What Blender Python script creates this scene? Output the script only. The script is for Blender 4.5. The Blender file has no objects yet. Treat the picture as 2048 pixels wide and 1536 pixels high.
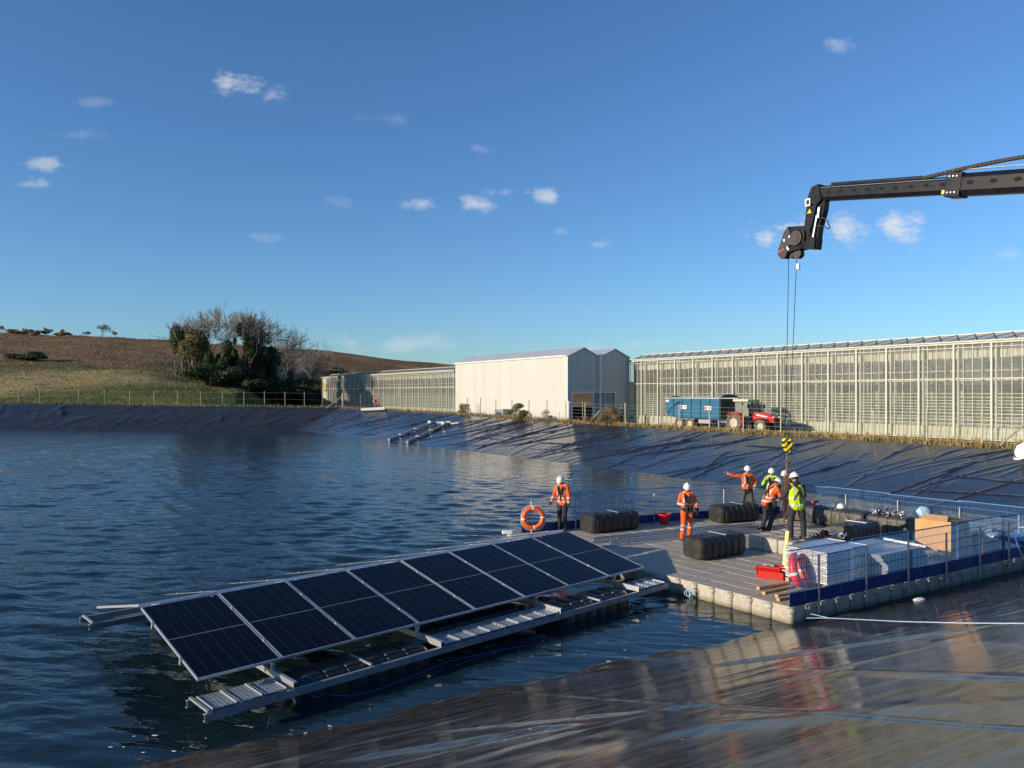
import bpy, math, random
import numpy as np
from math import sin, cos, pi, radians, sqrt, atan2
from mathutils import Vector, Matrix
random.seed(7); rng = np.random.default_rng(11)
SC = bpy.context.scene; COL = SC.collection
F = 1540.0; HZ = 787.0; CZ = 4.86           # focal length and horizon of the 2048 px picture, eye height above the water
WZ, DZ = 0.0, 0.36                          # water level, deck level
def P(px, py, z):
    d = (CZ - z) * F / (py - HZ); return np.array([(px - 1024) * d / F, d, z])
def PD(px, py, d): return np.array([(px - 1024) * d / F, d, CZ + d * (HZ - py) / F])
def line_px(a, b, px):                       # point of the ground line a-b seen in the direction of column px
    r = (px - 1024) / F; a = np.array(a, float); b = np.array(b, float); e = b - a
    t = (a[1] * r - a[0]) / (e[0] - e[1] * r); return a + e * t

# ---------------------------------------------------------------- materials
def nt(m):
    m.use_nodes = True; return m.node_tree
class G:
    """tiny node helper"""
    def __init__(s, tree): s.t = tree
    def n(s, typ, **kw):
        x = s.t.nodes.new(typ)
        for k, v in kw.items(): setattr(x, k, v)
        return x
    def l(s, a, b): s.t.links.new(a, b)
    def val(s, sock, v):
        if hasattr(v, 'is_output') or isinstance(v, bpy.types.NodeSocket): s.l(v, sock)
        else: sock.default_value = v
    def math(s, op, a, b=0.0, c=0.0, clamp=False):
        x = s.n('ShaderNodeMath', operation=op, use_clamp=clamp)
        s.val(x.inputs[0], a); s.val(x.inputs[1], b); s.val(x.inputs[2], c); return x.outputs[0]
    def mix(s, f, a, b):
        x = s.n('ShaderNodeMix', data_type='RGBA')
        s.val(x.inputs[0], f)
        for k, v in ((6, a), (7, b)):
            if isinstance(v, tuple): v = (*v[:3], 1)
            s.val(x.inputs[k], v)
        return x.outputs[2]
    def noise(s, vec, scale, detail=4, rough=.55, dist=0):
        x = s.n('ShaderNodeTexNoise'); x.inputs['Scale'].default_value = scale; x.inputs['Detail'].default_value = detail
        x.inputs['Roughness'].default_value = rough; x.inputs['Distortion'].default_value = dist
        if vec is not None: s.l(vec, x.inputs['Vector'])
        return x.outputs[0]
    def ramp(s, f, stops):
        x = s.n('ShaderNodeValToRGB'); e = x.color_ramp.elements
        while len(e) < len(stops): e.new(.5)
        for i, (p, c) in enumerate(stops): e[i].position = p; e[i].color = (*c, 1) if len(c) == 3 else c
        s.l(f, x.inputs[0]); return x.outputs[0]
    def sstep(s, x, a, b):
        m = s.n('ShaderNodeMapRange', interpolation_type='SMOOTHSTEP'); s.val(m.inputs[0], x)
        m.inputs[1].default_value = a; m.inputs[2].default_value = b; return m.outputs[0]
    def scale(s, vec, v):
        x = s.n('ShaderNodeVectorMath', operation='MULTIPLY'); s.l(vec, x.inputs[0]); x.inputs[1].default_value = v; return x.outputs[0]
    def coord(s, k='Object'): return s.n('ShaderNodeTexCoord').outputs[k]
    def pos(s): return s.n('ShaderNodeNewGeometry').outputs['Position']
    def xyz(s, v):
        x = s.n('ShaderNodeSeparateXYZ'); s.l(v, x.inputs[0]); return x.outputs
    def bump(s, h, dist, strength=1.0):
        b = s.n('ShaderNodeBump'); b.inputs['Strength'].default_value = strength; b.inputs['Distance'].default_value = dist
        s.l(h, b.inputs['Height']); return b.outputs[0]
def new_mat(name):
    m = bpy.data.materials.new(name); t = nt(m); b = t.nodes['Principled BSDF']; return m, G(t), b
def mat(name, c, rough=.5, metal=0., c2=None, ns=6., bump=0., bs=None, spec=None, stretch=(1, 1, 1), coat=0.):
    m, g, b = new_mat(name); v = g.scale(g.coord(), stretch)
    c2 = c2 or tuple(x * .78 for x in c)
    n = g.noise(v, ns, 5, .6); f = g.sstep(n, .35, .65)
    g.l(g.mix(f, c, c2), b.inputs['Base Color'])
    g.l(g.math('MULTIPLY_ADD', n, .25, rough - .12, True), b.inputs['Roughness'])
    b.inputs['Metallic'].default_value = metal
    if spec is not None: b.inputs['Specular IOR Level'].default_value = spec
    if coat: b.inputs['Coat Weight'].default_value = coat
    if bump: g.l(g.bump(g.noise(v, bs or ns * 4, 4), bump), b.inputs['Normal'])
    return m

M = {}
M['alu'] = mat('aluminium', (.72, .73, .74), .38, .75, ns=9)
M['galv'] = mat('galvanised_steel', (.55, .58, .60), .42, .7, c2=(.40, .43, .45), ns=18)
M['beam'] = mat('grey_beam', (.30, .34, .37), .5, .35, c2=(.22, .25, .28), ns=6)
M['white_metal'] = mat('white_metal', (.78, .79, .78), .4, 0, ns=5)
M['black_plastic'] = mat('black_plastic', (.018, .019, .018), .42, 0, c2=(.032, .031, .027), ns=5, bump=.004, bs=30)
M['dark_tank'] = mat('dark_plastic', (.040, .042, .038), .48, 0, c2=(.055, .054, .048), ns=4, bump=.003, bs=25)
M['black_steel'] = mat('black_paint', (.007, .009, .014), .38, 0, c2=(.012, .014, .019), ns=4, spec=.2)
M['rubber'] = mat('rubber', (.02, .02, .02), .75, 0, c2=(.05, .045, .035), ns=8, bump=.01)
M['tyre'] = mat('muddy_tyre', (.16, .13, .09), .9, 0, c2=(.06, .05, .04), ns=5, bump=.02)
M['rim'] = mat('muddy_rim', (.52, .48, .40), .6, 0, c2=(.35, .3, .22), ns=6)
M['red'] = mat('red_paint', (.55, .015, .012), .33, 0, c2=(.42, .015, .012), ns=4)
M['red_plastic'] = mat('red_plastic', (.75, .02, .015), .4, 0, ns=4)
M['ring_orange'] = mat('orange_plastic', (.85, .13, .02), .45, 0, ns=5)
M['ring_red'] = mat('red_ring', (.70, .03, .02), .4, 0, ns=5)
M['blue_trailer'] = mat('blue_paint', (.018, .13, .24), .42, 0, c2=(.015, .10, .19), ns=2)
M['board_blue'] = mat('blue_board', (.005, .03, .19), .42, 0, c2=(.004, .022, .13), ns=3)
M['wire_blue'] = mat('blue_wire', (.05, .21, .50), .5, 0, ns=3)
M['tub_blue'] = mat('blue_plastic', (.01, .20, .62), .35, 0, ns=3)
M['bag_blue'] = mat('light_blue_film', (.20, .45, .70), .3, 0, c2=(.5, .65, .75), ns=9, bump=.05, bs=12)
M['helmet'] = mat('white_shell', (.82, .82, .78), .3, 0, c2=(.76, .75, .70), ns=6)
M['wood'] = mat('timber', (.52, .34, .17), .7, 0, c2=(.38, .23, .11), ns=5, stretch=(1, 12, 12))
M['yellow_wood'] = mat('pale_timber', (.75, .60, .22), .6, 0, ns=4)
M['post_wood'] = mat('weathered_post', (.36, .32, .25), .85, 0, c2=(.22, .19, .14), ns=9)
M['card'] = mat('cardboard', (.50, .30, .13), .85, 0, c2=(.44, .26, .11), ns=3)
M['yellow'] = mat('yellow_paint', (.82, .62, .01), .4, 0, ns=4)
M['rust'] = mat('rusty_chain', (.16, .075, .04), .75, .3, c2=(.30, .16, .09), ns=20)
M['rope'] = mat('pale_blue_rope', (.42, .62, .80), .7, 0, ns=20)
M['rope_dark'] = mat('blue_rope', (.02, .10, .32), .7, 0, ns=20)
M['white_rope'] = mat('white_cord', (.8, .78, .72), .7, 0, ns=20)
M['skin'] = mat('skin', (.52, .28, .19), .55, 0, c2=(.45, .22, .15), ns=8)
M['black_cloth'] = mat('black_fabric', (.014, .014, .017), .85, 0, c2=(.03, .03, .034), ns=7, bump=.03, bs=9)
M['brown_cloth'] = mat('brown_fabric', (.095, .075, .062), .85, 0, c2=(.06, .05, .04), ns=7, bump=.03, bs=9)
M['navy_cloth'] = mat('navy_fabric', (.012, .016, .035), .8, 0, ns=7, bump=.03, bs=9)
M['glove'] = mat('glove', (.35, .37, .38), .7, 0, ns=12)
M['boot'] = mat('boot', (.06, .055, .05), .6, 0, ns=10)
M['boot_tan'] = mat('tan_boot', (.42, .33, .22), .7, 0, ns=10)
M['strap'] = mat('black_strap', (.01, .01, .012), .7, 0, ns=10)
M['eye'] = mat('dark_eye', (.01, .008, .006), .3)
M['hair'] = mat('dark_hair', (.04, .025, .015), .8)
M['paper'] = mat('paper', (.85, .85, .83), .7, ns=4)
M['chrome'] = mat('chrome_rod', (.8, .8, .8), .15, 1.0)
M['trunk'] = mat('bark', (.17, .145, .11), .9, 0, c2=(.09, .075, .06), ns=3, bump=.05)
M['twig'] = mat('twigs', (.27, .235, .19), .9, 0, c2=(.20, .17, .13), ns=.6)
M['hub'] = mat('sooty_steel', (.05, .05, .05), .5, .5)

def leafmat(name, c, c2, ns=.5):
    m, g, b = new_mat(name); v = g.pos()
    f = g.sstep(g.noise(v, ns, 6, .7), .35, .65); g.l(g.mix(f, c, c2), b.inputs['Base Color'])
    b.inputs['Roughness'].default_value = .7; b.inputs['Specular IOR Level'].default_value = .25; return m
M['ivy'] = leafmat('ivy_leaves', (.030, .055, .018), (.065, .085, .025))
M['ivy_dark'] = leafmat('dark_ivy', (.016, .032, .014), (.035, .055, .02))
M['scrub'] = leafmat('scrub_leaves', (.13, .13, .045), (.20, .15, .07), 2)
M['scrub_brown'] = leafmat('brown_scrub', (.25, .155, .085), (.17, .13, .06), 2)
M['scrub_grey'] = leafmat('grey_scrub', (.38, .39, .42), (.30, .30, .32), 2)
M['drygrass'] = leafmat('dry_grass', (.34, .22, .09), (.17, .15, .06), .35)
M['hillgrass'] = leafmat('hill_grass', (.11, .145, .045), (.22, .21, .085), .12)
M['crop'] = leafmat('crop_leaves', (.06, .11, .03), (.13, .17, .05), 1.2)

def jacket_mat(name, col, bands, dark=None, braces=True):
    m, g, b = new_mat(name); v = g.coord(); x, y, z = g.xyz(v)
    f = g.sstep(g.noise(v, 5, 4), .3, .7)
    c = g.mix(f, col, tuple(k * .82 for k in col))
    if dark: c = g.mix(g.math('LESS_THAN', z, dark[0]), c, dark[1])
    sil = None
    for (a, bb) in bands:
        s = g.math('MULTIPLY', g.math('GREATER_THAN', z, a), g.math('LESS_THAN', z, bb))
        sil = s if sil is None else g.math('MAXIMUM', sil, s)
    ax = g.math('ABSOLUTE', x)
    s = g.math('MULTIPLY', g.math('MULTIPLY', g.math('GREATER_THAN', ax, .085), g.math('LESS_THAN', ax, .125)), g.math('GREATER_THAN', z, bands[0][1]))
    if braces: sil = g.math('MAXIMUM', sil, s)
    g.l(g.mix(sil, c, (.62, .62, .58)), b.inputs['Base Color'])
    b.inputs['Roughness'].default_value = .75
    g.l(g.bump(g.noise(v, 8, 4, .6, .8), .11), b.inputs['Normal']); return m
OR = (.92, .15, .018); YL = (.55, .82, .01)
M['hv_orange'] = jacket_mat('orange_hi_vis', OR, [(1.08, 1.13), (.96, 1.0)])
M['hv_orange_navy'] = jacket_mat('orange_hi_vis_navy_hem', OR, [(1.10, 1.15)], dark=(1.0, (.015, .018, .03)))
M['hv_trouser'] = jacket_mat('orange_hi_vis_trousers', (.92, .14, .018), [(.33, .38), (.46, .50)], braces=False)
M['hv_yellow'] = jacket_mat('yellow_hi_vis', (.50, .80, .03), [(1.10, 1.15), (.98, 1.02)])
M['hv_vest'] = jacket_mat('yellow_vest', (.60, .88, .005), [(1.12, 1.17), (.93, .98)])

# solar panel glass: cells and bus lines in the panel's own metres
def solar():
    m, g, b = new_mat('solar_glass'); x, y, z = g.xyz(g.coord())
    def line(v, per, off, w):
        q = g.math('MODULO', g.math('ADD', v, off + 100 * per), per); q = g.math('ABSOLUTE', g.math('SUBTRACT', q, per / 2)); return g.math('LESS_THAN', q, w / 2)
    thick = g.math('LESS_THAN', g.math('ABSOLUTE', g.math('SUBTRACT', y, 1.32)), .011)
    v6 = line(x, .2183, .1091, .006); v7 = line(y, .1075, 0, .003)
    faint = g.math('MAXIMUM', g.math('MULTIPLY', v6, .5), g.math('MULTIPLY', v7, .16))
    n = g.noise(g.coord(), 2.5, 4)
    base = g.mix(n, (.002, .003, .008), (.0035, .0045, .012))
    c = g.mix(faint, base, (.11, .125, .155)); c = g.mix(thick, c, (.20, .21, .23))
    g.l(c, b.inputs['Base Color']); g.l(g.math('MULTIPLY_ADD', n, .2, .1), b.inputs['Roughness'])
    b.inputs['Specular IOR Level'].default_value = .09; return m
M['solar'] = solar()

def grating():
    m, g, b = new_mat('perforated_tread'); v = g.coord()
    w = g.n('ShaderNodeTexVoronoi'); w.inputs['Scale'].default_value = 15; g.l(g.scale(v, (1, .75, 0)), w.inputs['Vector']); w.inputs['Randomness'].default_value = .15
    h = g.sstep(w.outputs['Distance'], .30, .22)
    g.l(g.mix(h, (.42, .46, .49), (.10, .11, .12)), b.inputs['Base Color'])
    b.inputs['Metallic'].default_value = .55; b.inputs['Roughness'].default_value = .42
    g.l(g.bump(h, .02), b.inputs['Normal']); return m
M['tread'] = grating()

def pontoon(name, top, side, side2):
    m, g, b = new_mat(name); v = g.pos(); nz = g.xyz(g.n('ShaderNodeNewGeometry').outputs['Normal'])[2]
    ob = g.n('ShaderNodeObjectInfo').outputs['Random']
    sp = g.noise(v, 60, 3, .8); big = g.noise(v, 1.3, 5, .65)
    t = g.mix(g.sstep(sp, .42, .62), tuple(k * .6 for k in top), top); t = g.mix(g.sstep(big, .42, .7), t, tuple(k * .72 for k in top))
    z = g.xyz(v)[2]
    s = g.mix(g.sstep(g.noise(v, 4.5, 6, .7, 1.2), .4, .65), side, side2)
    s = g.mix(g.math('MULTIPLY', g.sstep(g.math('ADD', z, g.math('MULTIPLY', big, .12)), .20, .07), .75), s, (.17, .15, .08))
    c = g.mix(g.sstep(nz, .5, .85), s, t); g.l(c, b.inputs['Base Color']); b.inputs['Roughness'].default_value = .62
    g.l(g.bump(g.math('ADD', g.noise(v, 60, 2), g.noise(v, 9, 3)), .022), b.inputs['Normal']); return m
M['pontoon'] = pontoon('grey_pontoon', (.60, .52, .415), (.50, .475, .40), (.40, .375, .31))

def liner(name, c, c2, rough, fine, dust, spec=.5):
    m, g, b = new_mat(name); v = g.pos()
    rot = g.n('ShaderNodeMapping'); g.l(v, rot.inputs['Vector']); rot.inputs['Rotation'].default_value = (0, 0, -radians(29.5))
    s = g.scale(rot.outputs[0], (.35, 2.2, 1))
    n1 = g.noise(v, .5, 5, .6); n2 = g.noise(s, 3.0, 6, .7, .6); sp = g.noise(v, 26, 2, .5)
    col = g.mix(g.sstep(n1, .35, .65), c, c2)
    n3 = g.noise(g.scale(rot.outputs[0], (.5, 3.2, 1)), 6.0, 6, .75, .4); ds = g.sstep(g.math('ADD', g.math('MULTIPLY', n2, .5), g.math('MULTIPLY', n3, .5)), .44, .62)
    d = g.math('MULTIPLY', ds, dust); col = g.mix(d, col, (.15, .138, .118))
    vor = g.n('ShaderNodeTexVoronoi'); vor.inputs['Scale'].default_value = 5; g.l(v, vor.inputs['Vector'])
    fleck = g.math('MULTIPLY', g.math('LESS_THAN', vor.outputs['Distance'], .085), g.math('GREATER_THAN', g.noise(v, 1.7, 2), .53))
    col = g.mix(fleck, col, (.42, .40, .33))
    g.l(col, b.inputs['Base Color'])
    g.l(g.math('MULTIPLY_ADD', ds, .12, rough), b.inputs['Roughness'])
    h = g.math('ADD', g.math('MULTIPLY', n2, 1.0), g.math('MULTIPLY', g.noise(s, 9, 4, .6), .3))
    g.l(g.bump(h, fine), b.inputs['Normal']); b.inputs['Specular IOR Level'].default_value = spec
    return m
M['liner_near'] = liner('wet_pond_liner', (.026, .023, .021), (.040, .035, .030), .065, .0026, .8, .24)
M['liner'] = liner('pond_liner', (.016, .018, .026), (.023, .024, .029), .10, .003, .10, .16)

def water():
    m, g, b = new_mat('pond_water'); v = g.pos(); x, y, z = g.xyz(v)
    # open water is rippled by the breeze, the strip between array and near bank is sheltered
    ly = g.math('SUBTRACT', g.math('MULTIPLY', g.math('SUBTRACT', y, 11.5), .731), g.math('MULTIPLY', g.math('ADD', x, 4.7), .682))
    lx = g.math('ADD', g.math('MULTIPLY', g.math('SUBTRACT', y, 11.5), .682), g.math('MULTIPLY', g.math('ADD', x, 4.7), .731))
    shel = g.math('MULTIPLY', g.sstep(ly, 4.0, -.6), g.sstep(lx, -4.5, 0))
    dist = g.math('SQRT', g.math('ADD', g.math('MULTIPLY', x, x), g.math('MULTIPLY', y, y)))
    rot = g.n('ShaderNodeMapping'); g.l(v, rot.inputs['Vector']); rot.inputs['Rotation'].default_value = (0, 0, radians(12))
    s = g.scale(rot.outputs[0], (.45, 1.35, 1))
    big = g.noise(s, .42, 3, .45, .3); mid = g.noise(s, 1.05, 3, .5, .3); fin = g.noise(s, 3.4, 3, .55)
    bk = g.math('ADD', g.math('MULTIPLY', g.math('ADD', x, 28.6), -.834), g.math('MULTIPLY', g.math('SUBTRACT', 102.5, y), .552))
    lee = g.math('MULTIPLY_ADD', g.sstep(bk, -2, 32), .65, .35)      # calmer in the lee of the right bank
    gust = g.math('MULTIPLY_ADD', g.sstep(g.noise(v, .045, 3), .35, .65), .5, .75)
    op = g.math('MULTIPLY', g.math('ADD', g.math('ADD', g.math('MULTIPLY', big, .0), g.math('MULTIPLY', mid, .05)), g.math('MULTIPLY', fin, .045)), g.math('MULTIPLY', gust, lee))
    ca = g.math('ADD', g.math('MULTIPLY', g.noise(s, 1.3, 2, .4, .8), .034), g.math('MULTIPLY', g.noise(s, 3.6, 1, .4, 1.0), .006))
    hm = g.n('ShaderNodeMix', data_type='FLOAT'); g.l(shel, hm.inputs[0]); g.l(op, hm.inputs[2]); g.l(ca, hm.inputs[3])
    g.l(g.bump(hm.outputs[0], 1.0), b.inputs['Normal'])
    b.inputs['Base Color'].default_value = (.008, .022, .028, 1); b.inputs['Roughness'].default_value = .03; b.inputs['IOR'].default_value = 1.333
    return m
M['water'] = water()

def ground():
    m, g, b = new_mat('field_ground'); v = g.pos(); x, y, z = g.xyz(v)
    dist = g.math('SQRT', g.math('ADD', g.math('MULTIPLY', x, x), g.math('MULTIPLY', y, y)))
    w = g.noise(v, .035, 4, .6)
    grass = g.mix(g.sstep(g.noise(g.scale(v, (.6, 1, 1.6)), .55, 6, .75), .38, .62), (.075, .115, .03), (.155, .18, .055))
    grass = g.mix(g.sstep(g.noise(v, .12, 4, .6), .5, .7), grass, (.21, .17, .075))
    brown = g.mix(g.sstep(g.noise(g.scale(v, (.35, 1, 1)), .12, 6, .75), .38, .62), (.18, .115, .065), (.31, .21, .12))
    brown = g.mix(g.sstep(g.noise(v, .5, 5, .8), .45, .7), brown, (.15, .11, .055))
    f = g.sstep(g.math('ADD', dist, g.math('MULTIPLY', g.math('SUBTRACT', w, .5), 70)), 158, 176)
    c = g.mix(f, grass, brown)
    t = g.math('MULTIPLY', g.sstep(dist, 144, 152), g.sstep(dist, 172, 158)); c = g.mix(g.math('MULTIPLY', t, g.sstep(w, .3, .5)), c, (.46, .36, .18))  # tan strip at the terrace edge, its sunlit brightness mixed into the colour
    g.l(c, b.inputs['Base Color']); b.inputs['Roughness'].default_value = .95; b.inputs['Specular IOR Level'].default_value = .1
    h = g.math('ADD', g.noise(v, .9, 5, .8), g.math('MULTIPLY', g.noise(v, 3.5, 3), .3)); g.l(g.bump(h, 1.1), b.inputs['Normal']); return m
M['ground'] = ground()

def glass(name, tint, fac, rough=.08):
    m = bpy.data.materials.new(name); t = nt(m); g = G(t); t.nodes.remove(t.nodes['Principled BSDF'])
    tr = g.n('ShaderNodeBsdfTransparent'); tr.inputs[0].default_value = (*tint, 1)
    gl = g.n('ShaderNodeBsdfPrincipled'); gl.inputs['Base Color'].default_value = (.50, .52, .48, 1); gl.inputs['Roughness'].default_value = rough
    v = g.pos(); n = g.noise(v, .7, 4)
    mx = g.n('ShaderNodeMixShader'); g.l(g.math('MULTIPLY_ADD', n, .25, fac - .12, True), mx.inputs[0]); g.l(tr.outputs[0], mx.inputs[1]); g.l(gl.outputs[0], mx.inputs[2])
    g.l(mx.outputs[0], t.nodes['Material Output'].inputs[0]); return m
M['pane'] = glass('greenhouse_pane', (.90, .93, .90), .20, .15)
M['cabglass'] = glass('cab_glass', (.45, .6, .55), .35)
M['roofglass'] = glass('roof_glass', (.75, .8, .85), .68, .2)
M['frame_w'] = mat('glazing_bar', (.52, .52, .44), .5, 0, c2=(.47, .47, .39), ns=1)
M['lattice'] = mat('roof_lattice', (.05, .075, .12), .5, .2)
M['screen'] = mat('white_screen', (.58, .57, .49), .8, 0, c2=(.46, .45, .38), ns=3, bump=.15, bs=3, stretch=(1, 1, .15))
M['sheet'] = mat('ground_sheet', (.44, .43, .31), .8, 0, c2=(.52, .51, .40), ns=1.2, bump=.1, bs=3)
M['inner'] = mat('far_screen', (.20, .20, .18), .9, 0, c2=(.28, .28, .25), ns=.8, stretch=(1, 1, 6))
M['roofwhite'] = mat('pale_roof', (.50, .52, .52), .35, .1, c2=(.42, .45, .47), ns=.4)
def clad():
    m, g, b = new_mat('white_cladding'); v = g.coord(); x, y, z = g.xyz(v)
    w = g.math('SINE', g.math('MULTIPLY', g.math('ADD', x, y), 2 * pi / .33)); jt = g.math('LESS_THAN', g.math('MODULO', g.math('ADD', x, g.math('ADD', y, 100)), 1.02), .035)
    st = g.noise(g.scale(v, (1, 1, .05)), 1.6, 4, .6)
    cc = g.mix(g.sstep(st, .4, .7), (.51, .505, .47), (.46, .455, .41)); cc = g.mix(g.math('MULTIPLY', jt, .35), cc, (.33, .33, .31)); cc = g.mix(g.math('MULTIPLY', g.sstep(z, 1.3, .1), g.sstep(g.noise(v, 2, 4), .35, .6)), cc, (.36, .34, .26)); g.l(cc, b.inputs['Base Color']); b.inputs['Roughness'].default_value = .5
    g.l(g.bump(w, .01), b.inputs['Normal']); return m
M['clad'] = clad()
M['yellowrefl'] = mat('yellow_reflection', (.55, .42, .10), .4, c2=(.45, .38, .15), ns=1); M['bluerefl'] = mat('blue_reflection', (.35, .45, .62), .3, c2=(.5, .52, .5), ns=1)  # yellow and blue reflections of the end glass, painted as opaque colours
M['sticker'] = mat('sticker', (.8, .78, .8), .5); M['sticker_red'] = mat('red_sticker', (.6, .03, .03), .5)
M['yellow_sign'] = mat('yellow_sticker', (.9, .68, .02), .5)

# ---------------------------------------------------------------- mesh helper
def R3(yaw=0, pitch=0, roll=0): return np.array(Matrix.Rotation(yaw, 3, 'Z') @ Matrix.Rotation(pitch, 3, 'Y') @ Matrix.Rotation(roll, 3, 'X'))
class MB:
    def __init__(s): s.v = []; s.f = []; s.m = []; s.n = 0
    def add(s, v, f, mi=0):
        v = np.asarray(v, float); s.v.append(v); s.f += [tuple(i + s.n for i in q) for q in f]; s.m += [mi] * len(f); s.n += len(v); return s
    def box(s, c, d, rot=None, mi=0):
        h = np.array(d) / 2; v = np.array([[x, y, z] for z in (-1, 1) for y in (-1, 1) for x in (-1, 1)]) * h
        if rot is not None: v = v @ (R3(rot) if np.isscalar(rot) else rot).T
        return s.add(v + np.array(c), [(0, 2, 3, 1), (4, 5, 7, 6), (0, 1, 5, 4), (2, 6, 7, 3), (0, 4, 6, 2), (1, 3, 7, 5)], mi)
    def bar(s, a, b, w, h, mi=0, up=(0, 0, 1)):
        a = np.array(a, float); b = np.array(b, float); x = b - a; L = np.linalg.norm(x); x = x / L; up = np.array(up, float)
        y = np.cross(up, x); ny = np.linalg.norm(y)
        if ny < 1e-6: y = np.cross((0, 1, 0), x); ny = np.linalg.norm(y)
        y = y / ny; z = np.cross(x, y); return s.box((a + b) / 2, (L, w, h), np.array([x, y, z]).T, mi)
    def tube(s, pts, r, n=8, closed=False, mi=0, sq=None):
        pts = np.array(pts, float); k = len(pts); r = np.broadcast_to(np.array(r, float), (k,))
        if closed: tg = np.roll(pts, -1, 0) - np.roll(pts, 1, 0)
        else: tg = np.gradient(pts, axis=0)
        tg = tg / np.maximum(np.linalg.norm(tg, axis=1, keepdims=True), 1e-9)
        ref = np.array([0, 0, 1.]) if abs(tg[0][2]) < .9 else np.array([1., 0, 0]); u = np.cross(ref, tg[0]); V = []
        for i in range(k):
            u = u - tg[i] * np.dot(u, tg[i]); u = u / max(np.linalg.norm(u), 1e-9); w = np.cross(tg[i], u)
            a = np.arange(n) * 2 * pi / n; V.append(pts[i] + r[i] * (np.outer(np.cos(a), u) + np.outer(np.sin(a), w)))
        V = np.concatenate(V); fs = []
        for i in range(k if closed else k - 1):
            j = (i + 1) % k
            for q in range(n): fs.append((i * n + q, i * n + (q + 1) % n, j * n + (q + 1) % n, j * n + q))
        if not closed: fs.append(tuple(range(n))[::-1]); fs.append(tuple((k - 1) * n + q for q in range(n)))
        return s.add(V, fs, mi)
    def cyl(s, a, b, r, r2=None, n=12, mi=0): return s.tube([a, b], [r, r if r2 is None else r2], n, mi=mi)
    def cap(s, a, ra, b, rb, n=10, sx=1., ax=None):
        a = np.array(a, float); b = np.array(b, float); d = b - a; L = np.linalg.norm(d); d = d / L if L > 1e-6 else np.array([0, 0, 1.]); pts = []; rs = []
        for t in (-1, -.92, -.7, -.38): pts.append(a + d * ra * t); rs.append(ra * sqrt(max(0, 1 - t * t)) + 1e-4)
        pts.append(a); rs.append(ra); pts.append(b); rs.append(rb)
        for t in (.38, .7, .92, 1): pts.append(b + d * rb * t); rs.append(rb * sqrt(max(0, 1 - t * t)) + 1e-4)
        return s.tube(pts, rs, n)
    def ell(s, c, r, n=12, m=8, rot=None, mi=0):
        V = []; 
        for i in range(m + 1):
            th = pi * i / m
            for j in range(n): V.append((sin(th) * cos(2 * pi * j / n), sin(th) * sin(2 * pi * j / n), cos(th)))
        V = np.array(V) * np.array(r)
        if rot is not None: V = V @ rot.T
        fs = [(i * n + j, (i + 1) * n + j, (i + 1) * n + (j + 1) % n, i * n + (j + 1) % n) for i in range(m) for j in range(n)]
        return s.add(V + np.array(c), fs, mi)
    def revolve(s, c, prof, n=20, rot=None, mi=0):      # prof: (radius, z)
        V = np.array([(max(r, 1e-4) * cos(2 * pi * j / n), max(r, 1e-4) * sin(2 * pi * j / n), z) for r, z in prof for j in range(n)])
        if rot is not None: V = V @ rot.T
        fs = [(i * n + j, i * n + (j + 1) % n, (i + 1) * n + (j + 1) % n, (i + 1) * n + j) for i in range(len(prof) - 1) for j in range(n)]
        return s.add(V + np.array(c), fs, mi)
    def torus(s, c, R, r, n=32, k=10, rot=None, mi=0, mif=None):
        a = np.arange(n) * 2 * pi / n; pts = np.stack([R * np.cos(a), R * np.sin(a), 0 * a], 1)
        if rot is not None: pts = pts @ rot.T
        i0 = len(s.m); s.tube(pts + np.array(c), r, k, True, mi)
        if mif:
            for q in range(n):
                if mif(q / n):
                    for w in range(k): s.m[i0 + q * k + w] = 1
        return s
    def prism(s, poly, y0, y1, xf=None, mi=0):           # poly in (x, z), extruded along y
        n = len(poly); V = np.array([(x, y0, z) for x, z in poly] + [(x, y1, z) for x, z in poly], float)
        fs = [tuple(range(n)), tuple(range(2 * n - 1, n - 1, -1))] + [(i, i + n, (i + 1) % n + n, (i + 1) % n) for i in range(n)]
        if xf is not None: V = V @ xf[0].T + xf[1]
        return s.add(V, fs, mi)
    def rbox(s, c, d, r, rot=None, mi=0, k=(0, .35, 1)):
        h = np.array(d) / 2; r = min(r, *(h * .98)); ax = [np.array([-hh + r * q for q in k] + [hh - r * q for q in k[::-1]]) for hh in h]; V = []; fs = []; idx = {}
        def vid(i, j, l):
            if (i, j, l) not in idx:
                p = np.array([ax[0][i], ax[1][j], ax[2][l]]); q = np.clip(p, -(h - r), h - r); e = p - q; L = np.linalg.norm(e)
                if L > 1e-9: p = q + e / L * r
                idx[(i, j, l)] = len(V); V.append(p)
            return idx[(i, j, l)]
        n = len(ax[0]) - 1
        for a in range(n):
            for b in range(n):
                fs += [(vid(a, b, 0), vid(a, b + 1, 0), vid(a + 1, b + 1, 0), vid(a + 1, b, 0)), (vid(a, b, n), vid(a + 1, b, n), vid(a + 1, b + 1, n), vid(a, b + 1, n)),
                       (vid(a, 0, b), vid(a + 1, 0, b), vid(a + 1, 0, b + 1), vid(a, 0, b + 1)), (vid(a, n, b), vid(a, n, b + 1), vid(a + 1, n, b + 1), vid(a + 1, n, b)),
                       (vid(0, a, b), vid(0, a, b + 1), vid(0, a + 1, b + 1), vid(0, a + 1, b)), (vid(n, a, b), vid(n, a + 1, b), vid(n, a + 1, b + 1), vid(n, a, b + 1))]
        V = np.array(V)
        if rot is not None: V = V @ (R3(rot) if np.isscalar(rot) else rot).T
        return s.add(V + np.array(c), fs, mi)
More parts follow.
